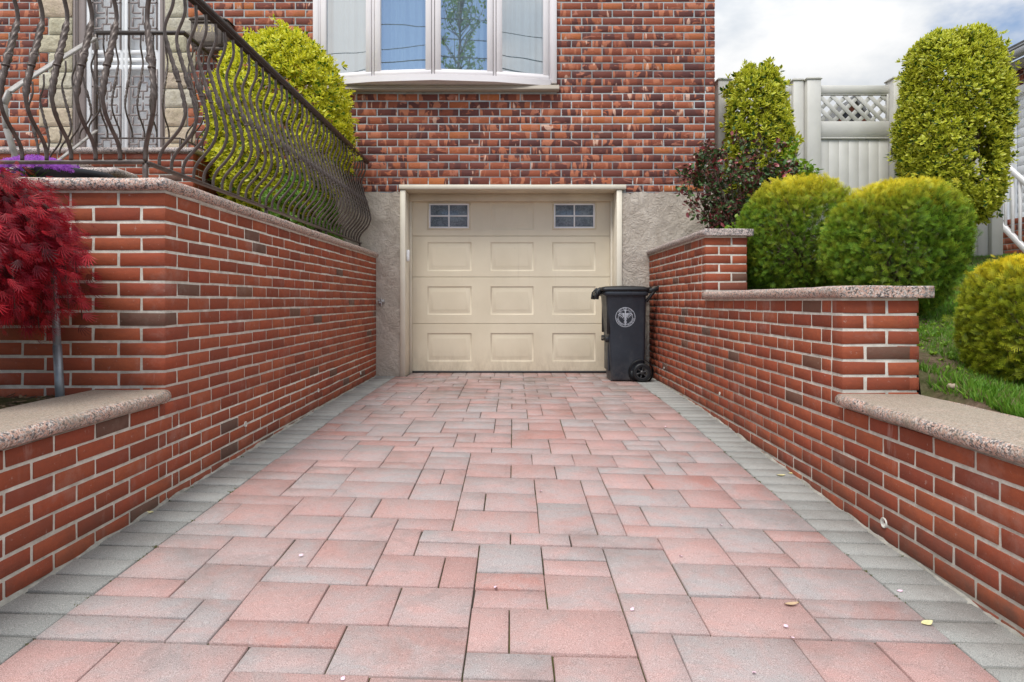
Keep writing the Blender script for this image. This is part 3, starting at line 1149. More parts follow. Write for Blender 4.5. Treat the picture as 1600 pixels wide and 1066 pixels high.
mb = MB()
for (a, b) in ((HX0, OP0 - .055), (OP1 + .055, HX1 - .004)):
    V, Q = stucco_panel(a, b, -.12, BZ - .010)
    mb.add(V, Q)
    mb.box((a + .02, WZ + .004, -.12), (b, WZ + .28, BZ - .014), .001)
mb.box((HX1 - .3, WZ, -.1), (HX1 - .003, WZ + 3, .9), .001)
part(mb, "stucco_foundation", [M['stucco']], smooth=False)

# --- garage surround and door
mb = MB()
mb.box((OP0 - .065, WZ - .05, OPZ + .004), (OP1 + .10, WZ + .02, OPZ + .054), .004)           # drip head
part(mb, "door_head", [M['trim_tan']])
for s, x in ((-1, OP0), (1, OP1)):
    mb = MB()
    mb.box((x - .055 if s < 0 else x - .005, WZ - .035, -.02), (x + .005 if s < 0 else x + .055, WZ + .03, OPZ - .002), .004)
    mb.box((x - .05 if s < 0 else x - .004, WZ + .03, -.02), (x + .004 if s < 0 else x + .05, GD + .05, OPZ - .003), .003)
    mb.box((x + .004 if s < 0 else x - .030, GD - .06, -.02), (x + .030 if s < 0 else x - .004, GD - .006, OPZ - .05), .003)
    part(mb, "door_jamb", [M['trim_tan']])
mb = MB()
mb.box((OP0 - .05, WZ - .01, OPZ - .002), (OP1 + .05, GD + .05, OPZ + .03), .002)
mb.box((OP0 + .004, GD - .08, OPZ - .085), (OP1 - .004, GD + .04, OPZ - .003), .003)
part(mb, "door_lintel", [M['head_tan']])

DX0, DX1 = -1.20, 1.15
SE = [.022, .581, 1.129, 1.61, 2.055]
PX = [(-1.008, -.492), (-.266, .237), (.459, .966)]
PZ = [(.136, .469), (.685, 1.018), (1.198, 1.536), (1.685, 2.000)]


def raised(mb, x0, x1, z0, z1, y):
    rings = [(0, 0), (.004, .006), (.016, .008), (.022, .008), (.058, -.004), (.066, -.0045)]
    V, Q = [], []
    for (i, d) in rings:
        V += [(x0 + i, y + d, z0 + i), (x1 - i, y + d, z0 + i), (x1 - i, y + d, z1 - i), (x0 + i, y + d, z1 - i)]
    for k in range(len(rings) - 1):
        for j in range(4):
            l = (j + 1) % 4
            Q.append((k * 4 + j, k * 4 + l, k * 4 + 4 + l, k * 4 + 4 + j))
    e = (len(rings) - 1) * 4
    Q.append((e, e + 1, e + 2, e + 3))
    mb.add(V, Q)


WINP = [(-1.008, -.503, 1.683, 2.008), (.459, .974, 1.683, 2.008)]
mb = MB()
for r_ in range(4):
    z0, z1 = SE[r_] + (.003 if r_ else 0), SE[r_ + 1] - .003
    hs = [(a, b, *PZ[r_]) for (a, b) in PX] if r_ < 3 else [(*PX[1], *PZ[3]), *WINP]
    xs = sorted({DX0, DX1, *[h[0] for h in hs], *[h[1] for h in hs]})
    zs = sorted({z0, z1, *[h[2] for h in hs], *[h[3] for h in hs]})
    for a, b in zip(xs, xs[1:]):
        for c, d in zip(zs, zs[1:]):
            if any(h[0] < (a + b) / 2 < h[1] and h[2] < (c + d) / 2 < h[3] for h in hs): continue
            mb.add([(a, GD, c), (b, GD, c), (b, GD, d), (a, GD, d)], [(0, 1, 2, 3)])
    for (zz, dz) in ((z1, .006), (z0, -.006)):          # rolled section edges
        mb.add([(DX0, GD, zz), (DX1, GD, zz), (DX1, GD + .012, zz + dz * .4), (DX0, GD + .012, zz + dz * .4)], [(0, 1, 2, 3) if dz > 0 else (3, 2, 1, 0)])
    for h in hs:
        if r_ < 3 or h[0] == PX[1][0]: raised(mb, *h, GD)
mb.box((DX0, GD + .014, .0), (DX1, GD + .05, 2.1), .001)
gdoor = part(mb, "garage_door", [M['door_tan']])
gdoor["label"] = "tan sectional garage door with raised panels"


def sub(mb, name, mats, parent, smooth=False):
    o = mb.build(name, mats, None, smooth)
    o.parent = parent
    return o


for (a, b, c, d) in WINP:
    mb = MB()      # tan surround and white frame
    w = .018
    for (lo, hi) in (((a, c), (b, c + w)), ((a, d - w), (b, d)), ((a, c + w), (a + w, d - w)), ((b - w, c + w), (b, d - w))):
        mb.box((lo[0], GD - .010, lo[1]), (hi[0], GD + .012, hi[1]), .004)
    sub(mb, "window_surround", [M['door_tan']], gdoor)
    mb = MB()
    a2, b2, c2, d2 = a + w + .0005, b - w - .0005, c + w + .0005, d - w - .0005
    f = .017
    for (lo, hi) in (((a2, c2), (b2, c2 + f)), ((a2, d2 - f), (b2, d2)), ((a2, c2 + f), (a2 + f, d2 - f)), ((b2 - f, c2 + f), (b2, d2 - f)),
                     (((a2 + b2) / 2 - .008, c2 + f), ((a2 + b2) / 2 + .008, d2 - f))):
        mb.box((lo[0], GD - .016, lo[1]), (hi[0], GD + .008, hi[1]), .003)
    zc = (c2 + d2) / 2
    mb.box((a2 + f, GD - .0145, zc - .008), ((a2 + b2) / 2 - .008, GD + .008, zc + .008), .003)
    mb.box(((a2 + b2) / 2 + .008, GD - .0145, zc - .008), (b2 - f, GD + .008, zc + .008), .003)
    sub(mb, "window_frame", [M['white']], gdoor)
    mb = MB()
    mb.box((a2 + .004, GD - .002, c2 + .004), (b2 - .004, GD + .006, d2 - .004), .0005)
    sub(mb, "pane", [M['garageglass']], gdoor)
mb = MB()
mb.box((DX0, GD - .012, .003), (DX1, GD + .03, .026), .004)
sub(mb, "weather_strip", [M['gasket']], gdoor)

# --- bow window
ZB, ZH = 3.324, 5.05
BP = [(-2.177, WZ - .02), (-1.546, 7.094), (-.876, 7.035), (-.205, 7.094), (.418, WZ - .02)]
mb = MB()
# seat board following the bow, and the frame to the wall
def prism(mb, pts, z0, z1, m=0):
    n = len(pts)
    V = [(x, y, z0) for x, y in pts] + [(x, y, z1) for x, y in pts]
    Q = [(i, (i + 1) % n, n + (i + 1) % n, n + i) for i in range(n)]
    mb.add(V, Q, [], m)
    c = np.mean(pts, 0)
    V2 = V + [(c[0], c[1], z0), (c[0], c[1], z1)]
    T = []
    for i in range(n):
        j = (i + 1) % n
        T += [(2 * n, j, i), (2 * n + 1, n + i, n + j)]
    mb.add(V2, [], T, m)


out = [(BP[0][0] - .02, WZ + .10)] + [(x, y - .022) for x, y in BP] + [(BP[4][0] + .02, WZ + .10)]
prism(mb, out, ZB - .066, ZB)
mb.box((BW[0] + .001, WZ - .034, BW[2] + .08), (BP[0][0] - .004, WZ + .04, 5.04), .006)
mb.box((BP[4][0] + .004, WZ - .034, BW[2] + .08), (BW[1] - .001, WZ + .04, 5.04), .006)
bow = part(mb, "bow_window", [M['vinyl']])
mb = MB()
prof = [(-.10, .0), (-.098, .018), (-.082, .026), (-.082, .040), (-.070, .058), (-.03, .075), (.0, .082), (.06, .084)]
for (xa, xb) in ((-2.30, -.862), (-.860, .512)):
    V = []
    for x in (xa, xb): V += [(x, WZ + d, BW[2] - .012 + h) for d, h in prof] + [(x, WZ + .06, BW[2] - .012)]
    n = len(prof) + 1
    mb.add(V, [(i, (i + 1) % n, n + (i + 1) % n, n + i)[::-1] for i in range(n)], [])
    for o_ in (0, n):
        for i in range(1, n - 1): mb.add([V[o_], V[o_ + i], V[o_ + i + 1]], [], [(0, 1, 2)] if o_ else [(0, 2, 1)])
sub(mb, "sill", [M['sill_tan']], bow)
for i in range(4):
    a, b = np.array(BP[i]), np.array(BP[i + 1])
    d = b - a; Lf = np.linalg.norm(d); d /= Lf
    nrm = np.array((d[1], -d[0]))           # outwards, to the street
    ax = ((d[0], d[1], 0), (nrm[0], nrm[1], 0), (0, 0, 1))

    def fb(mb, u0, u1, z0, z1, n0, n1, bev=.003):
        c = a + d * (u0 + u1) / 2 + nrm * (n0 + n1) / 2
        mb.obox((c[0], c[1], (z0 + z1) / 2), ((u1 - u0) / 2, abs(n1 - n0) / 2, (z1 - z0) / 2), ax, bev)
    mb = MB()
    g_ = .020
    fb(mb, g_, Lf - g_, ZB + .004, ZB + .050, -.05, .012)
    fb(mb, g_, g_ + .064, ZB + .050, ZH, -.05, .0115, .004)
    fb(mb, Lf - g_ - .064, Lf - g_, ZB + .050, ZH, -.05, .0115, .004)
    fb(mb, g_ + .064, Lf - g_ - .064, ZB + .050, ZB + .066, -.05, -.002)
    sub(mb, "sash", [M['vinyl']], bow)
    mb = MB()
    fb(mb, -.012, g_ - .007, ZB, ZH, -.058, .004)
    fb(mb, Lf - g_ + .007, Lf + .012, ZB, ZH, -.058, .004)
    sub(mb, "mullion", [M['vinyl']], bow)
    mb = MB()
    fb(mb, .0, g_ + .03, ZB + .001, ZH, -.06, -.012)
    fb(mb, Lf - g_ - .03, Lf, ZB + .001, ZH, -.0605, -.0125)
    fb(mb, g_, Lf - g_, ZB + .001, ZB + .02, -.061, -.013)
    sub(mb, "gasket", [M['gasket']], bow)
    mb = MB()
    u0, u1 = g_ + .06, Lf - g_ - .06
    q = [a + d * u0 - nrm * .012, a + d * u1 - nrm * .012]
    mb.add([(q[0][0], q[0][1], ZB + .06), (q[1][0], q[1][1], ZB + .06), (q[1][0], q[1][1], ZH), (q[0][0], q[0][1], ZH)], [(0, 1, 2, 3)])
    sub(mb, "pane", [M['glass']], bow)
# sheer curtain following the bow
mb = MB()
V = []
n = 260
ct = np.linspace(0, 4, n)
for k, t in enumerate(ct):
    i = min(3, int(t)); f = t - i
    p = np.array(BP[i]) * (1 - f) + np.array(BP[i + 1]) * f
    y = p[1] + .13 + .018 * math.sin(k * .75 + .8 * math.sin(k * .21)) + .01 * math.sin(k * .31)
    V += [(p[0], y, ZB - .02), (p[0], y + .005, ZH)]
mb.add(V, [(2 * k, 2 * k + 2, 2 * k + 3, 2 * k + 1) for k in range(n - 1)])
sub(mb, "curtain", [M['curtain']], bow, True)
mb = MB()
mb.box((HX0 + .31, WZ + 1.3, 2.6), (HX1 - .31, WZ + 1.4, ZT), .001)
mb.box((HX0 + .31, WZ + .285, 2.5), (HX1 - .31, WZ + 1.3, 2.6), .001)
part(mb, "room_walls", [M['room']])

# --- stone surround and entry door
for s in (-1, 1):
    mb = MB()
    z = 2.20; k = 0
    while z < 5.5:
        h = .205 + .02 * math.sin(k * 2.3)
        w = .38 if (k + (s > 0)) % 2 else .27
        xi = -4.965 if s < 0 else -3.925
        x0, x1 = (xi - w, xi) if s < 0 else (xi, xi + w * .92)
        m_ = 17
        U, W = np.meshgrid(np.linspace(0, 1, m_), np.linspace(0, 1, 10))
        bul = np.clip(np.minimum(np.minimum(U, 1 - U) * 12, np.minimum(W, 1 - W) * 9), 0, 1)
        Y = WZ - .004 - bul * (.010 + .012 * RNG.random(U.shape))
        V = np.stack([x0 + .005 + U * (x1 - x0 - .01), Y, z + .006 + W * (h - .012)], -1).reshape(-1, 3)
        I = np.arange(V.shape[0]).reshape(10, m_)
        q = RNG.random()
        mb.add(V, np.stack([I[:-1, :-1], I[:-1, 1:], I[1:, 1:], I[1:, :-1]], -1).reshape(-1, 4), r=q)
        mb.box((x0 + .005, WZ - .004, z + .006), (x1 - .005, WZ + .1, z + h - .006), .002, 0, q)
        z += h; k += 1
    part(mb, "stone_surround", [M['limestone']])
mb = MB()
cells(mb, DW[0], DW[1], DW[2], DW[3], [(-4.96, -3.93, 2.2, 5.6)], WZ + .012, WZ + .26)
part(mb, "surround_mortar", [M['hmortar']])
mb = MB()
DY = WZ + .06
for (x0, x1) in ((-4.965, -4.915), (-3.985, -3.925)):
    mb.box((x0, DY - .055, 2.28), (x1, DY + .1, 5.5), .004)
    xm = (x0 + x1) / 2
    mb.box((xm - .012, DY - .068, 2.28), (xm + .012, DY - .056, 5.5), .004)
mb.box((-4.915, DY - .04, 2.28), (-4.84, DY + .1, 5.5), .004)
edoor = part(mb, "entry_door", [M['frame_brown']])
edoor["label"] = "pale storm door with square key pattern grille in taupe frame"
mb = MB()
ex0, ex1 = -4.838, -3.988
for (x0, x1) in ((ex0, ex0 + .06), (-4.455, -4.415), (-4.408, -4.368), (ex1 - .07, ex1)):
    mb.box((x0, DY - .02, 2.30), (x1, DY + .02, 5.5), .005)
for (z0, z1) in ((2.30, 2.42), (3.47, 3.52), (3.56, 3.60), (3.65, 3.69)):
    mb.box((ex0 + .061, DY - .017, z0), (ex1 - .071, DY + .018, z1), .004)
sub(mb, "leaf", [M['doorwhite']], edoor)
mb = MB()
mb.add([(ex0 + .02, DY + .022, 2.3), (ex1 - .02, DY + .022, 2.3), (ex1 - .02, DY + .022, 5.5), (ex0 + .02, DY + .022, 5.5)], [(0, 1, 2, 3)])
sub(mb, "pane", [M['doorglass']], edoor)
mb = MB()
mb.box((ex0, DY + .09, 2.28), (ex1, DY + .12, 5.5), .001)
sub(mb, "inner_door", [simple('white_inner_door', (.88, .89, .90), .5)], edoor)
mb = MB()
gt = .0085


def gbar(x0, z0, x1, z1):
    mb.bar((x0, DY - .028, z0), (x1, DY - .028, z1), gt * 2, .012, up=(0, 1, 0) if x0 != x1 else (0, 1, 0), bev=.001)


def square(cx, cz, h):
    gbar(cx - h, cz - h, cx + h, cz - h); gbar(cx - h, cz + h, cx + h, cz + h)
    gbar(cx - h, cz - h, cx - h, cz + h); gbar(cx + h, cz - h, cx + h, cz + h)


def key(cx, cz, s):
    square(cx, cz, s * .42)
    # broken outer square
    gbar(cx - s, cz - s, cx - s, cz - s * .2); gbar(cx - s, cz + s * .2, cx - s, cz + s)
    gbar(cx + s, cz - s, cx + s, cz - s * .2); gbar(cx + s, cz + s * .2, cx + s, cz + s)
    gbar(cx - s, cz + s, cx - s * .2, cz + s); gbar(cx + s * .2, cz + s, cx + s, cz + s)
    gbar(cx - s, cz - s, cx - s * .2, cz - s); gbar(cx + s * .2, cz - s, cx + s, cz - s)
    for q in (-1, 1):
        gbar(cx, cz + q * s * .42, cx, cz + q * s * 1.25)
        gbar(cx + q * s * .42, cz, cx + q * s * 1.45, cz)


for cx in (-4.60, -4.19):
    for cz in (2.62, 2.95, 3.27): key(cx, cz, .115)
    for cz in (3.93, 4.22, 4.51, 4.80, 5.1): key(cx, cz, .115)
    for q in (-1, 1):
        gbar(cx + q * .155, 2.42, cx + q * .155, 3.47); gbar(cx + q * .155, 3.69, cx + q * .155, 5.5)
sub(mb, "grille", [M['grille']], edoor)

# ------------------------------------------------------------------ porch
porch = thing("porch", "brick entrance porch with stone edge below the front door", "porch", (-4, 6, 1.3))
mb = MB()
PXR, PYF, PZT = -2.985, 6.0, 2.222
brick_face(mb, (0, PYF, 0), (-1, 0, 0), (0, -1, 0), -PXR, 7.0, PZT, 1.15, own0=0)
brick_face(mb, (PXR, 0, 0), (0, 1, 0), (1, 0, 0), PYF, WZ - .01, PZT, 1.15, own0=1)
mb.box((-7, PYF + .006, 1.0), (PXR - .006, WZ - .012, PZT + .005), .001, 1)
child(mb.build("platform", [M['brick'], M['mortar']]), porch)
child(capstone([(PXR + .03, PYF - .03), (PXR + .03, WZ - .02), (-7, WZ - .02), (-7, PYF - .03)], PZT + .003, PZT + .057, M['granite_grey'], None, flat=(1, 2)), porch)
mb = MB()
for k in range(5):
    mb.box((-5.6, PYF - .03 - .225 * (k + 1), 1.1), (-3.9, PYF + .0 - .225 * k - .001, PZT + .05 - .17 * (k + 1)), .01, 0)
child(mb.build("steps", [M['granite_grey']]), porch)

tw = thing("retaining_wall", "short brick wall with rounded stone cap behind the purple flower pot", "wall", (-3, 4.6, 1.3))
mb = MB()
brick_face(mb, (0, 4.6, 0), (-1, 0, 0), (0, -1, 0), 2.86, 6.5, 1.742, 1.15, own0=0)
brick_face(mb, (-2.86, 0, 0), (0, 1, 0), (1, 0, 0), 4.6, 4.8, 1.742, 1.15, own0=1)
mb.box((-6.5, 4.606, 1.1), (-2.866, 4.8, 1.744), .001, 1)
child(mb.build("brickwork", [M['brick'], M['mortar']]), tw)
child(capstone([(-2.82, 4.56), (-2.82, 4.84), (-6.5, 4.84), (-6.5, 4.56)], 1.745, 1.800, M['granite_grey'], None), tw)

# ------------------------------------------------------------------ wrought iron railings
def baluster_mesh(H, bulge, name="baluster", k=1.):
    """profile bulges towards +x; foot at the origin, top at z = H"""
    t = np.array([0, .05, .10, .15, .21, .28, .36, .44, .50, .58, .66, .72, .76, .80, .85, .90, .95, 1.0])
    x = np.array([0, .0, .16, .50, .83, 1.0, .93, .78, .65, .47, .31, .20, .20, .30, .46, .55, .52, .50]) * bulge
    tt = np.linspace(0, 1, 64)
    # smooth interpolation
    xx = np.interp(tt, t, x)
    ker = np.ones(3) / 3
    xx = np.convolve(np.pad(xx, 1, mode='edge'), ker, 'valid')
    P = np.stack([xx, 0 * tt, tt * H], -1)
    rad = np.full(64, .0076) * k
    mid = (tt > .30) & (tt < .70)
    rad = np.where(mid, .0090 * k ** 1.9, rad)
    rad = rad + .006 * np.exp(-((tt - .505) / .018) ** 2)
    flute = np.where(mid, .22, .15)
    twist = np.where(tt < .3, 0, np.where(tt < .5, (tt - .3) * 34, np.where(tt < .7, (.7 - tt) * 34, 0)))
    mb = MB()
    mb.tube(P, rad, 12, 0, True, flute, twist)
    # collar under and over the knuckle
    for c_ in (.475, .535):
        i = int(c_ * 63)
        mb.tube([P[i] - (0, 0, .004), P[i] + (0, 0, .004)], [.0125 * k ** 1.7, .0125 * k ** 1.7], 10)
    return mb.mesh(name, [M['iron']], True)


def rail_run(root, balu, a, b, outward, n, zb, H, skip_ends=(False, False)):
    a, b = np.array(a, float), np.array(b, float)
    ang = math.atan2(outward[1], outward[0])
    first = None
    for k in range(n):
        t = (k + .5) / n
        p = a + (b - a) * t
        o = bpy.data.objects.new("baluster", balu)
        COL.objects.link(o)
        o.parent = root
        o.location = (p[0] - root.location[0], p[1] - root.location[1], zb - root.location[2])
        o.rotation_euler = (0, 0, ang + random.uniform(-.06, .06))


RX, RYF, RZB, RH = -1.690, 2.955, 1.492, .90
rl = thing("iron_railing", "long belly-shaped brown iron railing on top of the tall left wall", "railing", (RX, RYF, T1 + .066))
bal = baluster_mesh(RH - .02, .128)
bal_thick = baluster_mesh(RH - .02, .128, k=1.20)
rail_run(rl, bal, (RX, RYF + .06), (RX, 7.10), (1, 0), 37, RZB, RH)
rail_run(rl, bal_thick, (RX - .06, RYF), (-4.0, RYF), (0, -1), 20, RZB, RH)
# corner bar bulges diagonally
o = link("baluster", bal_thick, rl)
o.location = (0, 0, RZB - (T1 + .066)); o.rotation_euler = (0, 0, R(-45))
mb = MB()
mb.box((RX - .018, RYF - .0, RZB - .012), (RX + .018, 7.12, RZB), .002)
mb.box((-4.0, RYF - .018, RZB - .0125), (RX + .0, RYF + .018, RZB - .0005), .002)
child(mb.build("bottom_rail", [M['iron']]), rl)
mb = MB()
tx = RX + .064
zt = RZB + RH
mb.box((tx - .028, RYF - .09, zt - .018), (tx + .026, 7.16, zt + .018), .008)
mb.box((tx - .016, RYF - .09, zt - .028), (tx + .016, 7.15, zt - .0185), .002)
mb.box((-4.0, RYF - .064 - .028, zt - .0215), (tx - .0285, RYF - .064 + .028, zt + .0215), .008)
child(mb.build("top_rail", [M['rail_dark']]), rl)
mb = MB()
for (x, y) in ((RX, RYF), (RX, 4.4), (RX, 5.8), (RX, 7.08), (-3.2, RYF)):
    mb = MB()
    mb.box((x - .010, y - .010, T1 + .05), (x + .010, y + .010, RZB - .013), .002)
    child(mb.build("rail_foot", [M['iron']]), rl)

pz = PZT + .057
pr = thing("iron_railing", "shorter iron railing round the porch in front of the door", "railing", (-3.12, 6.02, pz))
PBX, PBY, PBB, PBH = -3.12, 6.03, pz + .10, .955
bal2 = baluster_mesh(PBH - .02, .12)
rail_run(pr, bal2, (PBX - .05, PBY), (-3.86, PBY), (0, -1), 6, PBB, PBH)
rail_run(pr, bal2, (PBX, PBY + .05), (PBX, 7.15), (1, 0), 10, PBB, PBH)
mb = MB()
mb.box((-3.87, PBY - .012, PBB - .012), (PBX, PBY + .012, PBB), .002)
mb.box((PBX - .012, PBY + .013, PBB - .012), (PBX + .012, 7.16, PBB - .0005), .002)
child(mb.build("bottom_rail", [M['iron']]), pr)
mb = MB()
mb.box((-3.87, PBY - .06 - .02, PBB + PBH - .015), (PBX + .08, PBY - .06 + .02, PBB + PBH + .018), .006)
mb.box((PBX + .04, PBY - .039, PBB + PBH - .0145), (PBX + .08, 7.16, PBB + PBH + .0175), .006)
child(mb.build("top_rail", [M['rail_dark']]), pr)
mb = MB()
mb.box((-3.885, PBY - .075, pz + .0), (-3.86, PBY - .05, PBB + PBH - .016), .003)
child(mb.build("post", [M['iron']]), pr)
mb = MB()
mb.box((PBX - .01, PBY - .01, pz), (PBX + .01, PBY + .01, PBB - .0125), .002)
child(mb.build("rail_foot", [M['iron']]), pr)

sr = thing("stair_handrail", "pale sloping handrail of the porch steps with iron bars", "railing", (-3.84, 5, 1.3))
SX = -3.84
pts = [(SX, 5.93, 3.17), (SX, 5.90, 3.26), (SX, 5.0, 2.53), (SX, 4.90, 2.44), (SX, 4.85, 2.33), (SX + .01, 4.86, 2.15), (SX + .05, 4.92, 1.9), (SX + .07, 4.93, 1.3)]
mb = MB()
for a, b in zip(pts, pts[1:]): mb.bar(a, b, .055, .02, up=(1, 0, 0) if abs(a[1] - b[1]) < .08 else (0, 0, 1), bev=.004)
child(mb.build("handrail", [M['rail_pale']]), sr)
mb = MB()
mb.bar((SX, 5.93, 2.42), (SX, 5.0, 1.70), .03, .014)
child(mb.build("bottom_rail", [M['rail_pale']]), sr)
bal3 = baluster_mesh(.80, .10)
for k in range(7):
    y = 5.82 - k * .125
    o = link("baluster", bal3, sr)
    o.location = (0, y - 5, 3.26 - (5.90 - y) * .811 - .81 - 1.3)
    o.rotation_euler = (0, 0, random.uniform(-.1, .1))

# ------------------------------------------------------------------ lettering
def glyphs(text, size):
    cu = bpy.data.curves.new("lettering", 'FONT')
    cu.body = text; cu.size = size; cu.align_x = 'CENTER'; cu.align_y = 'CENTER'
    ob = bpy.data.objects.new("lettering", cu)
    COL.objects.link(ob)
    dg = bpy.context.evaluated_depsgraph_get()
    me = bpy.data.meshes.new_from_object(ob.evaluated_get(dg))
    V = np.array([v.co[:] for v in me.vertices]).reshape(-1, 3)
    me.calc_loop_triangles()
    T = np.array([t.vertices[:] for t in me.loop_triangles]).reshape(-1, 3)
    bpy.data.objects.remove(ob); bpy.data.curves.remove(cu); bpy.data.meshes.remove(me)
    return V, T


# ------------------------------------------------------------------ mailbox
mx = thing("mailbox", "dark bronze wall mailbox with house number beside the front door", "mailbox", (-3.42, WZ, 3.70))
MS = .00715
mb = MB()
x0, x1 = (305 - 802) * MS, (362 - 802) * MS
z0, z1 = EYE + 388 * MS, EYE + 432 * MS
mb.box((x0, WZ - .17, z0 + .03), (x1, WZ - .001, z1), .012)
child(mb.build("body", [M['bronze']]), mx)
mb = MB()
V, Q = [], []
n = 14
for yy in (WZ - .19, WZ - .001):
    for k in range(n):
        a = k / (n - 1)
        V.append((x0 - .012 + (x1 - x0 + .024) * a, yy, z1 + .002 + .048 * math.sin(math.pi * a) ** .7))
for k in range(n - 1): Q.append((k, k + 1, n + k + 1, n + k))
base = len(V)
for yy in (WZ - .19, WZ - .001):
    for k in range(n): V.append((x0 - .012 + (x1 - x0 + .024) * k / (n - 1), yy, z1 + .0005))
for k in range(n - 1):
    Q.append((k + 1, k, base + k, base + k + 1)); Q.append((base + k, base + n + k, base + n + k + 1, base + k + 1))
mb.add(V, Q)
mb.box((x0 + .02, WZ - .188, z1 - .028), (x1 - .02, WZ - .171, z1 - .012), .004)
child(mb.build("lid", [M['bronze']]), mx)
mb = MB()
mb.box((x0 + .05, WZ - .176, z0 + .075), (x1 - .12, WZ - .1705, z1 - .045), .002)
child(mb.build("plaque", [M['plaque']]), mx)
mb = MB()
for s in ('47-36',):
    V, T = glyphs(s, .115)
    mb.add(np.stack([V[:, 0] + x0 + .17, np.full(len(V), WZ - .1775), V[:, 1] + (z0 + z1) / 2 + .055], -1), [], T)
child(mb.build("number", [M['gold']]), mx)
mb = MB()
mb.box((x1 - .10, WZ - .19, z0 + .04), (x1 - .055, WZ - .1705, z1 - .02), .006)
mb.box((x0 + .03, WZ - .16, z0 - .01), (x1 - .03, WZ - .03, z0 + .029), .008)
child(mb.build("bracket", [M['bronze']]), mx)

# ------------------------------------------------------------------ tap and keypad
tx_, tz_ = (597 - 802) * .0072, EYE - 2 * .0072
tp = thing("water_tap", "chrome garden tap on the stucco left of the garage door", "tap", (tx_, WZ - .015, tz_))
mb = MB()
mb.lathe([(.032, .0), (.032, -.006), (.014, -.010), (.013, -.05), (.018, -.055), (.018, -.07), (.010, -.075), (.001, -.076)], (0, 0, 0), 20, 0, 'y')
mb.build("body", [M['chrome']], tp, True)
mb = MB()
mb.tube([(0, -.035, 0), (0, -.055, -.025), (0, -.06, -.05)], [.011, .011, .013], 12)
mb.build("spout", [M['chrome']], tp, True)
mb = MB()
for k in range(5):
    a = k / 5 * 6.283
    mb.tube([(0, -.08, 0), (.022 * math.cos(a), -.082, .022 * math.sin(a) + .005), (.032 * math.cos(a), -.08, .032 * math.sin(a) + .005)], [.005, .007, .008], 8)
mb.build("handle", [M['chrome']], tp, True)
kp = MB()
kx = OP0 + .021
kp.box((kx - .018, WZ + .031, EYE + 62 * .0072), (kx + .018, WZ + .058, EYE + 80 * .0072), .006)
kp.box((kx - .012, WZ + .0285, EYE + 63.5 * .0072), (kx + .012, WZ + .0305, EYE + 72 * .0072), .001)
tag(kp.build("door_keypad", [M['white']]), "small white keypad on the left side of the garage door frame", "keypad")

# ------------------------------------------------------------------ bin
bin_ = thing("trash_can", "dark wheeled rubbish bin with white round emblem beside the garage door", "trash can", (1.2, 6.97, 0))
bx, by = 1.2, 6.97


def rrect(cx, cy, hx, hy, r, n=5):
    P = []
    for (sx, sy, a0) in ((1, -1, -90), (1, 1, 0), (-1, 1, 90), (-1, -1, 180)):
        for k in range(n):
            a = R(a0 + 90 * k / (n - 1))
            P.append((cx + sx * (hx - r) + r * math.cos(a), cy + sy * (hy - r) + r * math.sin(a)))
    return P


def loft(mb, rings, cap=True, m=0):
    n = len(rings[0][0])
    V = [(x, y, z) for (pl, z) in rings for (x, y) in pl]
    Q = []
    for i in range(len(rings) - 1):
        for j in range(n):
            k = (j + 1) % n
            Q.append((i * n + j, i * n + k, (i + 1) * n + k, (i + 1) * n + j))
    T = []
    if cap:
        for (ri, flip) in ((0, True), (len(rings) - 1, False)):
            c = len(V)
            pl, z = rings[ri]
            V.append((np.mean([p[0] for p in pl]), np.mean([p[1] for p in pl]), z))
            for j in range(n):
                k = (j + 1) % n
                T.append((c, ri * n + k, ri * n + j) if flip else (c, ri * n + j, ri * n + k))
    mb.add(V, Q, T, m)


# body outline in its own frame: x from front (-) to hinge (+)
mb = MB()
loft(mb, [(rrect(.010 - .0, 0, .172, .185, .03), .012), (rrect(.010, 0, .178, .190, .035), .03), (rrect(.005, 0, .187, .198, .035), .30), (rrect(-.012, 0, .213, .215, .035), .90),
          (rrect(-.014, 0, .218, .220, .035), .915)])
# foot plinth and front moulding with its lift bar
mb.box((-.168, -.172, .0), (.05, .172, .02), .008)
mb.box((-.196, -.14, .10), (-.170, .14, .56), .012, 0)
body = mb.build("body", [M['plastic']], bin_)
bmod = body.modifiers.new("soft_edges", 'BEVEL'); bmod.width = .004; bmod.segments = 2; bmod.limit_method = 'ANGLE'
mb = MB()      # rim and lid
loft(mb, [(rrect(-.014, 0, .226, .228, .04), .900), (rrect(-.014, 0, .236, .236, .04), .912), (rrect(-.014, 0, .238, .238, .04), .945), (rrect(-.014, 0, .232, .232, .04), .950)])
mb.build("rim", [M['plastic']], bin_)
mb = MB()
loft(mb, [(rrect(-.022, 0, .252, .243, .05), .951), (rrect(-.022, 0, .258, .247, .05), .962), (rrect(-.022, 0, .252, .243, .05), .985), (rrect(-.02, 0, .20, .21, .06), 1.002), (rrect(-.02, 0, .06, .09, .05), 1.010)])
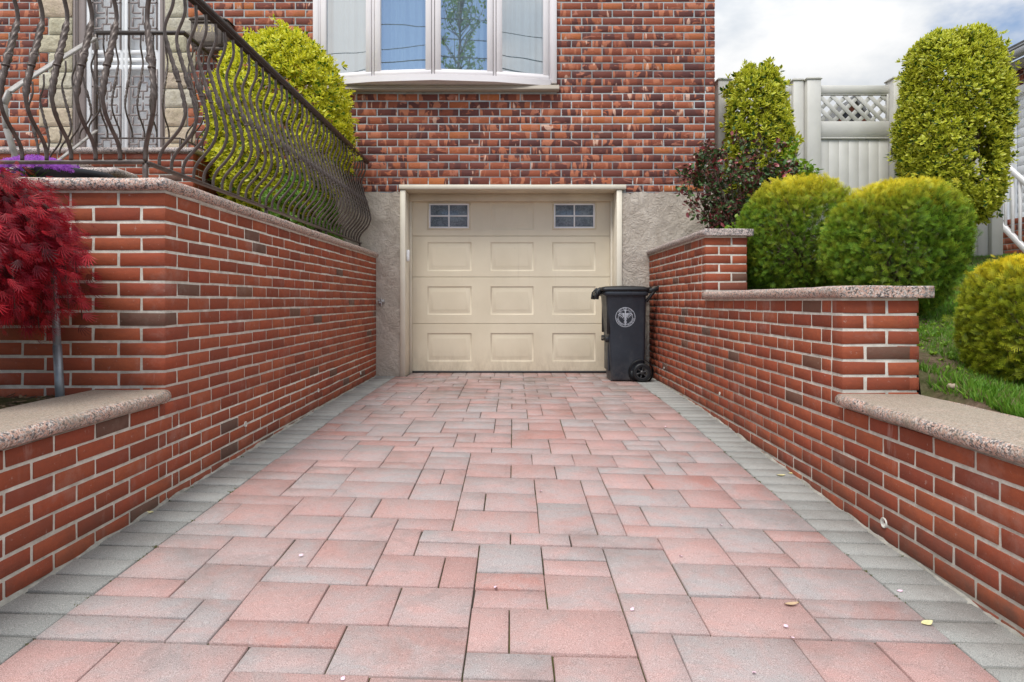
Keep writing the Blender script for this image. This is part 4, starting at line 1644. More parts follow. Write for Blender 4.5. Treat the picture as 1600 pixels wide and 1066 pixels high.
# drooping front grip
for y in (-.13, .13):
    mb.bar((-.262, y, .975), (-.315, y * 1.1, .915), .06, .022, up=(0, 1, 0), bev=.006)
    mb.bar((-.310, y * 1.1, .93), (-.318, y * 1.1, .865), .05, .014, up=(0, 1, 0), bev=.004)
mb.bar((-.31, -.17, .925), (-.31, .17, .925), .03, .05, bev=.008)
lid = mb.build("lid", [M['plastic2']], bin_)
mb = MB()      # hinge handle reaching back
for y in (-.19, .19):
    mb.bar((.215, y, .945), (.345, y, .985), .035, .045, bev=.008)
    mb.bar((.20, y, .84), (.30, y, .965), .03, .03, bev=.006)
mb.tube([(.335, -.20, .985), (.35, -.1, .99), (.35, .1, .99), (.335, .20, .985)], .016, 10)
mb.build("handle", [M['plastic2']], bin_)
mb = MB()      # lift bar and catch on the front
mb.tube([(-.215, -.14, .44), (-.215, .14, .44)], .014, 10)
for y in (-.15, .15): mb.box((-.225, y - .022, .41), (-.165, y + .022, .47), .006)
for y in (-.19, .19): mb.box((-.215, y - .012, .50), (-.175, y + .012, .86), .006)
mb.build("lift_bar", [M['plastic2']], bin_)
WX, WY_, WZz, WR = .150, .222, .097, .097
mb = MB()
mb.lathe([(.125, -.014), (.135, 0.), (.135, .04), (.125, .05)], (WX - .004, -.203, .10), 28, 0, 'y')
mb.box((WX - .14, -.199, .0), (WX + .05, .199, .13), .03)
mb.tube([(WX, -.20, WZz), (WX, .20, WZz)], .012, 10)
mb.build("axle_housing", [M['plastic2']], bin_)
for s in (-1, 1):
    mb = MB()
    c = (WX, s * WY_, WZz)
    mb.lathe([(.070, -.022), (.090, -.024), (WR, -.016), (WR, .016), (.090, .024), (.070, .022), (.070, -.022)], c, 36, 0, 'y')
    w = mb.build("wheel", [M['plastic2']], bin_, True)
    mb = MB()
    mb.lathe([(.001, -.018), (.022, -.018), (.022, .018), (.001, .018)], c, 20, 0, 'y')
    for k in range(6):
        a = k / 6 * 6.283 + .3
        mb.obox((c[0] + .046 * math.cos(a), c[1], c[2] + .046 * math.sin(a)), (.027, .010, .0065), ((math.cos(a), 0, math.sin(a)), (0, 1, 0), (-math.sin(a), 0, math.cos(a))), .002)
    mb.lathe([(.058, -.010), (.072, -.014), (.072, .014), (.058, .010)], c, 32, 0, 'y')
    sub(mb, "rim", [simple("worn_hub_plastic", (.05, .05, .052), .35)], w)
# emblem: ring with lettering, wings, staff and coiled snakes
mb = MB()
EX, EZ, ER = .0, .677, .104
def ering(r0, r1, n=72):
    V, Q = [], []
    for k in range(n):
        a = k / n * 6.283185
        V += [(r0 * math.cos(a), r0 * math.sin(a), 0), (r1 * math.cos(a), r1 * math.sin(a), 0)]
    for k in range(n):
        j = (k + 1) % n
        Q.append((2 * k, 2 * k + 1, 2 * j + 1, 2 * j))
    return V, Q


EV = []


def eadd(V, Q=(), T=()):
    V = np.asarray(V, float).reshape(-1, 3)
    mb.add(np.stack([V[:, 0], np.zeros(len(V)), V[:, 1]], -1), Q, T)


eadd(*ering(ER * .955, ER)); eadd(*ering(ER * .70, ER * .735))


def arc_text(s, r, mid, span, size, inward):
    n = len(s)
    for i, ch in enumerate(s):
        if ch == ' ': continue
        f = (i - (n - 1) / 2) / max(1, n - 1) * span
        a = mid - f if not inward else mid + f
        V, T = glyphs(ch, size)
        if not len(V): continue
        rot = a - math.pi / 2 if not inward else a + math.pi / 2
        cx, cz = r * math.cos(a), r * math.sin(a)
        x = V[:, 0] * math.cos(rot) - V[:, 1] * math.sin(rot) + cx
        y = V[:, 0] * math.sin(rot) + V[:, 1] * math.cos(rot) + cz
        eadd(np.stack([x, y, 0 * x], -1), (), T)


arc_text("NEW YORK CITY", ER * .845, math.pi / 2, 1.75, .0255, False)
arc_text("DEPARTMENT OF SANITATION", ER * .845, -math.pi / 2, 2.75, .0225, True)


def poly(pts):
    n = len(pts)
    c = np.mean(pts, 0)
    eadd([(p[0], p[1], 0) for p in pts] + [(c[0], c[1], 0)], (), [(i, (i + 1) % n, n) for i in range(n)])


poly([(-.0055, .060), (.0055, .060), (.004, -.085), (-.004, -.085)])
poly([(math.cos(a) * .011, .070 + math.sin(a) * .011) for a in np.arange(0, 6.28, .5)])
for s in (-1, 1):
    for (r0, dz, ln) in ((.008, .036, .080), (.008, .024, .066), (.008, .012, .052), (.008, .002, .036)):
        poly([(s * r0, dz - .006), (s * ln * .6, dz - .002), (s * ln, dz - .016), (s * ln * .92, dz - .005), (s * ln * .55, dz + .010), (s * r0, dz + .004)])
    prev = None
    for k in range(26):
        t = k / 25
        p = np.array((s * .017 * math.cos(t * 9.4) * (1 - .35 * t), .012 - t * .095))
        if prev is not None:
            d = p - prev; nn = np.array((-d[1], d[0])); nn = nn / np.linalg.norm(nn) * .0024
            poly([prev - nn, prev + nn, p + nn, p - nn])
        prev = p
em = mb.build("emblem", [M['emblem']], bin_)
em.location = (EX - .022, -.2105, EZ)
em.rotation_euler = (R(2.05), 0, 0)

# ------------------------------------------------------------------ foliage tools
def unit(v):
    return v / (np.linalg.norm(v, axis=-1, keepdims=True) + 1e-12)


def place(templ, faces, P, A, B, S, edge, rnd, faces_are='quad', W=None):
    """copies of a template (k,3: along A, along B, along AxB) at points P with size S"""
    k, n = len(templ), len(P)
    A = unit(A)
    Cc = unit(np.cross(A, B)); B2 = np.cross(Cc, A)
    W = np.ones(n) if W is None else W
    V = (P[:, None, :] + S[:, None, None] * (templ[None, :, 0:1] * A[:, None, :] + W[:, None, None] * templ[None, :, 1:2] * B2[:, None, :] + templ[None, :, 2:3] * Cc[:, None, :]))
    F = (np.asarray(faces)[None] + (np.arange(n) * k)[:, None, None])
    return V.reshape(-1, 3), F.reshape(-1, np.asarray(faces).shape[1]), np.tile(edge, n), np.repeat(rnd, k)


LEAF = np.array([(0, 0, 0), (.33, 0, -.05), (.68, 0, -.05), (1, 0, 0.03), (.25, .17, .03), (.65, .20, .04), (.25, -.17, .03), (.65, -.20, .04)])
LEAF_F = np.array([(0, 1, 4, 4), (1, 2, 5, 4), (2, 3, 5, 5), (0, 6, 1, 1), (6, 7, 2, 1), (7, 3, 2, 2)])
LEAF_T = np.array([(0, 1, 4), (1, 2, 5), (1, 5, 4), (2, 3, 5), (0, 6, 1), (6, 7, 2), (6, 2, 1), (7, 3, 2)])
LEAF_E = np.array([.2, 0, .15, .8, 1, 1, 1, 1.])


def lump(D, seed, amp):
    r = np.random.default_rng(seed)
    f = np.zeros(len(D))
    for k in range(5):
        w = unit(r.normal(size=3)) * r.uniform(3, 9)
        f += np.sin(D @ w + r.uniform(0, 6.28))
    return 1 + amp * f / 2.2


def shell_points(n, half, power, seed, amp, depth, zlo=-1.):
    """points near the surface of a superellipsoid with half sizes `half`; returns offsets and outward directions"""
    r = np.random.default_rng(seed)
    D = unit(r.normal(size=(n * 2, 3)))
    D = D[D[:, 2] > zlo][:n]
    den = (np.abs(D) ** power).sum(1) ** (1 / power)
    S = D / den[:, None]
    Nn = unit(np.sign(S) * np.abs(S) ** (power - 1) / np.asarray(half))
    dep = 1 - np.abs(r.normal(0, depth, len(D)))
    O = S * np.asarray(half) * (lump(D, seed, amp) * np.clip(dep, .25, 1.05))[:, None]
    return O, Nn, r


def euonymus(name, label, cat, base, centre, half, n_shoot, seed, power=2.6, lsize=.055, trunk=True, mats=None, group=None, amp=.05, holes=(), stems=7, extra=None):
    root = thing(name, label, cat, base, 0, group)
    O, Nn, r = shell_points(n_shoot, half, power, seed, amp, .10)
    ok = np.ones(len(O), bool)
    for (hc, hr) in holes: ok &= (np.linalg.norm((O - np.array(hc)) / np.asarray(hr), axis=1) > 1) | (r.random(len(O)) < .12)
    O, Nn = O[ok], Nn[ok]
    # irregular sprigs that stick out
    stick = r.random(len(O)) < .06
    O = O + Nn * (stick * r.uniform(.02, .09, len(O)))[:, None]
    P0 = O + np.array(centre) - np.array(base)
    ax = unit(Nn * .75 + np.array((0, 0, .55)) + r.normal(0, .38, O.shape))
    per = 7
    Vs, Fs, Es, Rs = [], [], [], []
    base_i = 0
    tintn = (.5 + .5 * np.sin(O @ unit(r.normal(size=3)) * 14 + 1)) * .25
    for q in range(per):
        ang = q * 2.4 + r.uniform(0, 6.28, len(O)) * .15
        ref = unit(np.cross(ax, np.array((.31, .77, .55))))
        p2 = np.cross(ax, ref)
        side = ref * np.cos(ang)[:, None] + p2 * np.sin(ang)[:, None]
        tilt = .35 + .85 * (1 - q / per)
        A = unit(ax * math.cos(tilt) + side * math.sin(tilt) + r.normal(0, .18, O.shape))
        Bv = np.cross(A, ax)
        pos = P0 - ax * (.035 * (1 - q / per)) + r.normal(0, .004, O.shape)
        S = lsize * r.uniform(.65, 1.15, len(O)) * (.75 + .4 * (1 - q / per))
        v, f, e, rn = place(LEAF, LEAF_T, pos, A, Bv, S, LEAF_E, np.clip(r.random(len(O)) * .75 + tintn, 0, 1), W=r.uniform(.85, 1.25, len(O)))
        Vs.append(v); Fs.append(f + base_i); Es.append(e); Rs.append(rn); base_i += len(v)
    me = np_mesh("crown", np.concatenate(Vs), None, np.concatenate(Fs), [mats or M['euonymus']], vattr={"edge": np.concatenate(Es), "rnd": np.concatenate(Rs)})
    link("crown", me, root)
    mb = MB()
    c = np.array(centre) - np.array(base)
    for k in range(stems):
        d = unit(r.normal(size=3)); d[2] = abs(d[2]) * .8 - .1
        tip = c + d * np.array(half) * .85
        mid = np.array((d[0] * half[0] * .25, d[1] * half[1] * .25, max(.1, c[2] * .7)))
        st = np.array((r.normal(0, .03), r.normal(0, .03), -.03))
        t = np.linspace(0, 1, 9)[:, None]
        P = st * (1 - t) ** 2 + 2 * mid * t * (1 - t) + tip * t ** 2
        mb.tube(P, np.linspace(.020, .004, 9), 7)
        for b in range(5):
            i = r.integers(3, 8)
            e = P[i] + unit(r.normal(size=3)) * np.array(half) * .45
            mb.tube([P[i], (P[i] + e) / 2 + r.normal(0, .02, 3), e], [.007, .005, .002], 5)
    mb.build("trunk", [M['bark']], root, True)
    return root


M['euonymus'] = leaf_mat("variegated_euonymus_leaf", (.14, .25, .014), (.88, .80, .09), (.62, .66, .06), .35, .32, old=(.05, .12, .015))
M['euonymus2'] = leaf_mat("golden_euonymus_leaf", (.30, .40, .018), (.92, .84, .06), (.78, .76, .05), .35, .32, old=(.07, .17, .012))
euonymus("variegated_shrub", "golden leafy rounded shrub behind the iron railing against the house", "shrub", (-2.3, 6.4, 1.3), (-2.32, 6.42, 2.56), (.68, .62, .97), 5000, 5, 2.3, .054, mats=M['euonymus2'])
euonymus("variegated_shrub", "tall clipped yellow and green column shrub right of the fence gate", "shrub", (4.86, 7.1, 1.25), (4.86, 7.1, 2.78), (.53, .42, 1.06), 7600, 9, 3.0, .056, holes=[((.06, -.42, -.42), (.15, .22, .34))])
euonymus("variegated_shrub", "slim yellow green upright shrub in front of the fence by the house corner", "shrub", (2.85, 7.45, 1.3), (2.83, 7.42, 2.80), (.345, .30, .74), 1700, 23, 2.8, .066, amp=.10)
# low greenery at the foot of the golden shrub
M['greenleaf'] = leaf_mat("fresh_green_leaf", (.06, .17, .015), (.11, .26, .025), (.18, .32, .03), .4, .3)
euonymus("leafy_plant", "low bright green plant behind the far end of the iron railing", "plant", (-1.95, 6.3, 1.3), (-1.98, 6.2, 1.60), (.24, .78, .38), 620, 21, 2., .055, mats=M['greenleaf'], amp=.2, stems=4)

# --- clipped golden thuja
def thuja_spray():
    V, T, E = [], [], []
    def strip(a, b, w, ea, eb):
        a, b = np.array(a, float), np.array(b, float)
        d = b - a; nn = np.array((-d[1], d[0])); nn = nn / np.linalg.norm(nn) * w
        i = len(V)
        nn = nn * .8
        V.extend([(a[0] - nn[0], a[1] - nn[1], 0.0), (a[0] + nn[0], a[1] + nn[1], .0), (b[0] + nn[0] * .5, b[1] + nn[1] * .5, .05), (b[0] - nn[0] * .5, b[1] - nn[1] * .5, .05)])
        T.extend([(i, i + 1, i + 2), (i, i + 2, i + 3)]); E.extend([ea, ea, eb, eb])
    strip((0, 0), (1, 0), .036, 0, 1)
    for k, t in enumerate((.15, .32, .50, .68)):
        L = .46 * (1 - .5 * t)
        for q in (1, -1):
            t2 = t + (.07 if q < 0 else 0)
            strip((t2, 0), (t2 + L * .72, q * L * .70), .040, t * .6, min(1, t + .4))
    return np.array(V), np.array(T), np.array(E)


TH_V, TH_T, TH_E = thuja_spray()


def thuja(label, base, centre, half, n, seed, mat, power=2.3, size=.085, amp=.03, holes=()):
    root = thing("clipped_evergreen", label, "shrub", base)
    O, Nn, r = shell_points(n, half, power, seed, amp, .12, -.93)
    ok = np.ones(len(O), bool)
    for (hc, hr) in holes: ok &= (np.linalg.norm((O - np.array(hc)) / np.asarray(hr), axis=1) > 1) | (r.random(len(O)) < .2)
    O, Nn = O[ok], Nn[ok]
    O = O + Nn * ((r.random(len(O)) < .03) * r.uniform(.01, .045, len(O)))[:, None]
    P = O + np.array(centre) - np.array(base)
    A = unit(Nn * .75 + np.array((0, 0, .35)) + r.normal(0, .58, O.shape))
    Bv = unit(r.normal(size=O.shape))
    S = size * r.uniform(.55, 1.25, len(O))
    up = np.clip(Nn[:, 2], 0, 1)
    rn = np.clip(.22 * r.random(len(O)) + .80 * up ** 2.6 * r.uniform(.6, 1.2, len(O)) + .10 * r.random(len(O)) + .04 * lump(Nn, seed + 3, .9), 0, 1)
    v, f, e, rnd = place(TH_V, TH_T, P - A * (S * .6)[:, None], A, Bv, S, TH_E, rn)
    me = np_mesh("crown", v, None, f, [mat], vattr={"edge": e, "rnd": rnd})
    link("crown", me, root)
    mb = MB()
    c = np.array(centre) - np.array(base)
    mb.tube([(0, 0, -.05), (.01, 0, c[2] * .6), tuple(c)], [.03, .026, .012], 8)
    for k in range(46):
        d = unit(r.normal(size=3)); d[2] = d[2] * .8
        a = np.array((0, 0, max(.02, c[2] * r.uniform(.2, .9))))
        e = c + d * np.array(half) * .86
        mb.tube([a, (a + e) / 2 + np.array((0, 0, -.02)), e], [.010, .007, .003], 5)
    mb.build("trunk", [M['bark']], root, True)
    return root


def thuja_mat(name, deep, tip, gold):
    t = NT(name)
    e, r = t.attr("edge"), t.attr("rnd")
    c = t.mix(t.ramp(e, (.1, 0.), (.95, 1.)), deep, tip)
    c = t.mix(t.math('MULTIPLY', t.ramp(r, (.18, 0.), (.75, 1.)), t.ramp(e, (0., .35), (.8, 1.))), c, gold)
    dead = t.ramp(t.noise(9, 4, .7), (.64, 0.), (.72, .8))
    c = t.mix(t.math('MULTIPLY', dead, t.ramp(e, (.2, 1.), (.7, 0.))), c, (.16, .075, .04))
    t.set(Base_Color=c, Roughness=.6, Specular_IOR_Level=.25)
    out = t.N["Material Output"]
    tr = t.N.new("ShaderNodeBsdfTranslucent"); t.L.new(c, tr.inputs[0])
    mx = t.N.new("ShaderNodeMixShader"); mx.inputs[0].default_value = .25
    t.L.new(t.b.outputs[0], mx.inputs[1]); t.L.new(tr.outputs[0], mx.inputs[2]); t.L.new(mx.outputs[0], out.inputs[0])
    return t.mat


M['thuja'] = thuja_mat("clipped_thuja", (.026, .060, .009), (.24, .44, .034), (.90, .76, .05))
M['thuja_gold'] = thuja_mat("golden_thuja", (.03, .06, .008), (.42, .50, .026), (.95, .75, .035))
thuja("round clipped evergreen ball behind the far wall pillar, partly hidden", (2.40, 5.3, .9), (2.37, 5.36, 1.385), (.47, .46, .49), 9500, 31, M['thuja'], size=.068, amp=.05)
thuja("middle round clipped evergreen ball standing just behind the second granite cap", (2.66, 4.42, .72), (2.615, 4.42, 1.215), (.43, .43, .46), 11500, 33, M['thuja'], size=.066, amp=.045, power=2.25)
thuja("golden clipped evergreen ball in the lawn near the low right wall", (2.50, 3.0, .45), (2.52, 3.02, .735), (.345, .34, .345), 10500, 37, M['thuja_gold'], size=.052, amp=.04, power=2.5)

# --- dark red shrub by the house corner
def red_green_leaf():
    t = NT("green_and_bronze_leaf")
    r = t.attr("rnd")
    c = t.ramp(r, (0., (.055, .11, .035)), (.44, (.09, .18, .055)), (.52, (.10, .10, .04)), (.66, (.12, .055, .045)), (.86, (.20, .05, .055)), (1., (.36, .06, .07)))
    t.set(Base_Color=c, Roughness=.3, Specular_IOR_Level=.5)
    return t.mat


M['redleaf'] = red_green_leaf()
M['limeleaf'] = leaf_mat("lime_new_leaf", (.09, .22, .015), (.16, .32, .02), (.26, .38, .02), .4, .3)


def loose_shrub(root, centre, half, n, seed, mat, size, name="crown", lobes=9):
    r = np.random.default_rng(seed)
    base = np.array(root.location)
    mb = MB()
    P, A = [], []
    for k in range(lobes):
        d = unit(r.normal(size=3)); d[2] = abs(d[2]) * .9 + .1
        tip = np.array(centre) + d * np.array(half) * r.uniform(.6, 1.1) - base
        st = np.array((r.normal(0, .06), r.normal(0, .06), -.03))
        t = np.linspace(0, 1, 8)[:, None]
        mid = (st + tip) / 2 + np.array((d[0] * .1, d[1] * .1, .12))
        Q = st * (1 - t) ** 2 + 2 * mid * t * (1 - t) + tip * t ** 2
        mb.tube(Q, np.linspace(.010, .0025, 8), 6)
        for b in range(9):
            i = r.integers(2, 8)
            e = Q[i] + unit(r.normal(size=3) + np.array((0, 0, .3))) * r.uniform(.08, .30) * np.array(half) * 1.4
            mb.tube([Q[i], (Q[i] + e) / 2 + r.normal(0, .015, 3), e], [.004, .003, .0015], 5)
            m = max(3, n // (lobes * 9))
            tt = r.uniform(.25, 1.05, m)[:, None]
            P.append(Q[i] * (1 - tt) + e * tt + r.normal(0, .025, (m, 3)))
            A.append(np.repeat(unit(e - Q[i])[None], m, 0))
    P, A = np.concatenate(P), np.concatenate(A)
    ax = unit(A * .4 + r.normal(0, .7, P.shape) + np.array((0, -.2, -.05)))
    Bv = np.cross(ax, unit(np.array((0, 0, 1.)) + r.normal(0, .5, P.shape)))
    v, f, e, rn = place(LEAF, LEAF_T, P, ax, Bv, size * r.uniform(.6, 1.2, len(P)), LEAF_E, r.random(len(P)), W=np.full(len(P), 1.45))
    link(name, np_mesh(name, v, None, f, [mat], vattr={"edge": e, "rnd": rn}), root)
    mb.build("stems", [M['bark']], root, True)


rs = thing("red_leaved_shrub", "loose dark red and green shrub at the house corner above the far granite cap", "shrub", (2.42, 6.55, 1.15))
loose_shrub(rs, (2.30, 6.55, 2.00), (.50, .38, .50), 5600, 41, M['redleaf'], .055, lobes=20)
gs = thing("leafy_plant", "bright green leafy shrub between the red shrub and the clipped balls", "plant", (2.85, 6.6, 1.15))
loose_shrub(gs, (2.80, 6.62, 2.02), (.30, .30, .40), 1500, 43, M['limeleaf'], .06, lobes=12)
gs2 = thing("leafy_plant", "small lime green plant just above the far granite cap", "plant", (2.15, 6.1, 1.1))
loose_shrub(gs2, (2.10, 6.05, 1.45), (.20, .2, .16), 200, 47, M['limeleaf'], .05, lobes=5)

# ------------------------------------------------------------------ Japanese maple, stake, pot of flowers
M['maple'] = leaf_mat("crimson_maple_leaf", (.15, .007, .020), (.27, .012, .034), (.60, .024, .040), .45, .35, old=(.07, .006, .012))


def maple_leaf():
    V, T, E = [], [], []
    for k, a in enumerate(np.radians([-46, -29, -14, 0, 14, 29, 46])):
        L = [.62, .82, .95, 1., .95, .82, .62][k]
        d = np.array((math.cos(a), math.sin(a))); nn = np.array((-d[1], d[0]))
        i = len(V)
        w = .023
        for t, ww, dr in ((.05, .3, 0), (.45, 1., -.06), (.75, .65, -.18), (1., .0, -.36)):
            for s in (-1, 1):
                p = d * t * L + nn * s * w * ww
                V.append((p[0], p[1], dr))
                E.append(t)
        for q in range(3):
            b = i + q * 2
            T.extend([(b, b + 1, b + 3), (b, b + 3, b + 2)])
    return np.array(V), np.array(T), np.array(E)


mv, mt, me_ = maple_leaf()
jm = thing("japanese_maple", "weeping crimson lace leaf maple in the planter on the left", "tree", (-2.15, 2.46, .43))
r = np.random.default_rng(51)
P, A = [], []
mb = MB()
c0 = np.array((0, 0, .70))
mb.tube([(0, 0, -.05), (.03, .02, .25), (-.02, .03, .5), (.0, .02, .72)], [.035, .03, .026, .022], 9)
for k in range(120):
    a = r.uniform(0, 6.283)
    rad = .42 * math.sqrt(r.uniform(.12, 1.0))
    top = np.array((.35 * rad * math.cos(a), .35 * rad * math.sin(a), .80 + r.uniform(-.1, .14)))
    end = np.array((rad * math.cos(a), min(.30, rad * math.sin(a)), r.uniform(.30, .60)))
    mid = np.array((rad * .95 * math.cos(a), rad * .95 * math.sin(a), .78 + r.uniform(-.05, .12)))
    t = np.linspace(0, 1, 10)[:, None]
    Q = top * (1 - t) ** 2 + 2 * mid * t * (1 - t) + end * t ** 2
    Q = np.concatenate([[(0, 0, .70)], Q])
    mb.tube(Q, np.linspace(.012, .002, 11), 5)
    n = 150
    tt = r.uniform(.12, 1, n)
    idx = np.clip((tt * 10).astype(int), 0, 9)
    pos = Q[idx] + (Q[np.clip(idx + 1, 0, 10)] - Q[idx]) * (tt * 10 - idx)[:, None] + r.normal(0, .032, (n, 3))
    out_ = unit(np.stack([pos[:, 0], pos[:, 1], 0 * pos[:, 0]], -1))
    P.append(pos); A.append(unit(out_ * .45 + np.array((0, 0, -1.0)) + r.normal(0, .30, (n, 3))))
P, A = np.concatenate(P), np.concatenate(A)
Bv = np.cross(A, unit(P - np.array((0, 0, .4)) + r.normal(0, .3, P.shape)))
v, f, e, rn = place(mv, mt, P, A, Bv, r.uniform(.034, .074, len(P)), me_, r.random(len(P)))
link("crown", np_mesh("crown", v, None, f, [M['maple']], vattr={"edge": e, "rnd": rn}), jm)
mb.build("trunk", [simple("maple_bark", (.085, .035, .03), .8, 0, .3, 40)], jm, True)

sk = thing("support_stake", "grey metal stake standing in the planter under the red maple", "stake", (-1.925, 2.74, .42))
mb = MB()
mb.tube([(0, 0, -.08), (-.018, .0, .24), ], [.0175, .0170], 14)
mb.build("tube", [M['galv']], sk, True)
mb = MB()
mb.tube([(-.0177, 0, .235), (-.038, 0, .62)], [.0150, .0145], 14)
mb.build("inner_tube", [simple("worn_pale_steel", (.33, .36, .40), .4, .5, .2, 20)], sk, True)

fp = thing("flower_pot", "low black flower pot on the soil behind the tall wall", "pot", (-2.30, 3.36, 1.285))
mb = MB()
mb.lathe([(.10, 0.), (.17, .10), (.185, .195), (.195, .20), (.197, .225), (.188, .228), (.178, .205), (.001, .19)], (0, 0, 0), 40)
mb.build("pot_body", [M['potblack']], fp, True)
M['phlox'] = leaf_mat("violet_phlox_petal", (.34, .06, .52), (.40, .10, .60), (.52, .17, .70), .6, .3)
ph = thing("flowering_plant", "mound of small violet flowers spilling over the black pot", "flowers", (-2.43, 3.22, 1.490))
r = np.random.default_rng(61)
D = unit(r.normal(size=(1600, 3))); D[:, 2] = np.abs(D[:, 2])
P = D * np.array((.20, .16, .075)) * r.uniform(.85, 1.06, 1600)[:, None] * lump(D, 3, .08)[:, None]
P[:, 0] += .04
mask = P[:, 0] < .0
P[:, 2] -= np.where(mask, (-P[:, 0]) * .45, 0)
fv, ft, fe = [], [], []
for k in range(5):
    a = k / 5 * 6.283
    i = len(fv)
    fv += [(0, 0, 0), (.8 * math.cos(a - .35), .8 * math.sin(a - .35), .1), (1.05 * math.cos(a), 1.05 * math.sin(a), .12), (.8 * math.cos(a + .35), .8 * math.sin(a + .35), .1)]
    ft += [(i, i + 1, i + 2), (i, i + 2, i + 3)]; fe += [0, .8, 1, .8]
fv = np.array(fv)
Nf = unit(D + r.normal(0, .3, D.shape))
A = np.cross(Nf, unit(r.normal(size=D.shape))); 
v, f, e, rn = place(fv, np.array(ft), P, A, np.cross(Nf, A), r.uniform(.008, .012, len(P)), np.array(fe), r.random(len(P)))
link("blossoms", np_mesh("blossoms", v, None, f, [M['phlox']], vattr={"edge": e, "rnd": rn}), ph)
mb = MB()
for k in range(60):
    d = unit(r.normal(size=3)); d[2] = abs(d[2])
    mb.tube([(.04 + r.normal(0, .04), r.normal(0, .04), -.05), tuple(d * np.array((.18, .14, .06)))], [.0025, .0015], 4)
mb.build("stems", [M['greenleaf']], ph)

# ------------------------------------------------------------------ fence
FY = 7.85
fence = thing("fence", "grey beige vinyl fence with lattice top between the house and the shrubs", "fence", (3.5, FY, 1.3))
FS = FY / FPX
fx = lambda px: (px - 802) * FS
fz = lambda py: EYE + (470 - py) * FS


def post(x0, x1, ztop, dy=0, cap=True):
    mb = MB()
    w = (x1 - x0)
    mb.box((x0, FY - w / 2 + dy, 1.1), (x1, FY + w / 2 + dy, ztop - .03), .005)
    if cap:
        mb.box((x0 - .012, FY - w / 2 - .012 + dy, ztop - .029), (x1 + .012, FY + w / 2 + .012 + dy, ztop - .012), .005)
        mb.box((x0 + .0, FY - w / 2 + dy, ztop - .0115), (x1, FY + w / 2 + dy, ztop), .01)
    child(mb.build("post", [M['fence']]), fence)


post(fx(1119), fx(1140), fz(125)); post(fx(1236), fx(1252.5), fz(125)); post(fx(1253.5), fx(1275), fz(126), -.05); post(fx(1386), fx(1409), fz(125), -.05); post(fx(1543), fx(1561), fz(128))


def panel(x0, x1, name, dy=0.):
    y = FY + dy
    root_mb = MB()
    zt, zl1, zl0, zm0, zb = fz(136), fz(148.5), fz(192), fz(217), 1.32
    root_mb.box((x0, y - .025, zl1), (x1, y + .025, zt), .004)
    root_mb.box((x0, y - .030, zm0), (x1, y + .030, zl0), .004)
    root_mb.box((x0, y - .034, zm0 - .018), (x1, y + .02, zm0 - .001), .003)
    for x in (x0, x1 - .022): root_mb.box((x, y - .02, zl0 + .0005), (x + .022, y + .02, zl1 - .0005), .003)
    root_mb.box((x0 + .0225, y - .018, zl1 - .018), (x1 - .0225, y + .018, zl1 - .0005), .002)
    n = max(2, int(round((x1 - x0) / .125)))
    w = (x1 - x0) / n
    for k in range(n):
        root_mb.box((x0 + k * w + .0008, y - .012 + RNG.normal(0, .0004), zb), (x0 + (k + 1) * w - .0008, y + .012, zm0 - .019), .0016)
    o = root_mb.build(name, [M['fence']])
    child(o, fence)
    # lattice: two layers of slats, clipped to the opening
    mb = MB()
    a0, a1, c0_, c1_ = x0 + .022, x1 - .022, zl0, zl1 - .018
    hgt = c1_ - c0_
    pitch = .152
    for s in (1, -1):
        for k in range(-12, 40):
            xs = a0 + k * pitch
            # line x = xs + s*(z-c0)
            za, zb_ = c0_, c1_
            pa, pb = (xs, za), (xs + s * hgt, zb_)
            if s < 0: pa, pb = (xs, za), (xs - hgt, zb_)
            # clip in x
            t0, t1 = 0., 1.
            dx = pb[0] - pa[0]
            for lim, sg in ((a0, 1), (a1, -1)):
                f0, f1 = sg * (pa[0] - lim), sg * (pb[0] - lim)
                if f0 < 0 and f1 < 0: t0, t1 = 1, 0
                elif f0 < 0: t0 = max(t0, f0 / (f0 - f1))
                elif f1 < 0: t1 = min(t1, f0 / (f0 - f1))
            if t1 - t0 < .05: continue
            A_ = np.array((pa[0] + dx * t0, y + (.004 if s > 0 else -.004), za + hgt * t0)); B_ = np.array((pa[0] + dx * t1, y + (.004 if s > 0 else -.004), za + hgt * t1))
            mb.bar(A_, B_, .0070, .048, up=(0, 0, 1), bev=.001)
    lo = mb.build("lattice", [M['fence']])
    lo.parent = o
    return o


panel(fx(1140) + .001, fx(1236) - .001, "fence_panel")
panel(fx(1275) + .012, fx(1386) - .012, "gate", -.04)["label"] = "gate leaf with lattice top and vertical boards"
panel(fx(1409) + .001, fx(1543) - .001, "fence_panel")
for z in (1.75, 2.6):
    mb = MB()
    mb.box((fx(1383), FY - .125, z), (fx(1388), FY - .112, z + .09), .003)
    child(mb.build("hinge", [M['gasket']]), fence)

# ------------------------------------------------------------------ neighbours
nb = thing("neighbour_house", "white neighbouring house with brick band, grey gutter and white stair rail at the right edge", "house", (8, 6, 1.3))
NX, NY1 = 7.12, 9.2
BAND0, BAND1 = 3.86, 4.10
mb = MB()
mb.box((NX + .004, .5, BAND0), (13, NY1, BAND1), .002, 0)
brick_face(mb, (NX, 0, 0), (0, -1, 0), (-1, 0, 0), -NY1, -4, BAND1, BAND0 + .01, L=.2305, course=HC, joint=.0125, mat=1)
mb.box((NX - .35, .5, 1.0), (13, NY1, 1.96), .002, 0)
brick_face(mb, (NX - .355, 0, 0), (0, -1, 0), (-1, 0, 0), -NY1, -4, 1.96, 1.1, L=.2305, course=HC, joint=.0125, mat=1)
child(mb.build("brick_wall", [M['hmortar'], M['hbrick']]), nb)
mb = MB()
z = 1.962
while z < BAND0 - .15:
    mb.box((NX, .5, z), (12.9, NY1 - .01, z + .128), .004)
    z += .131
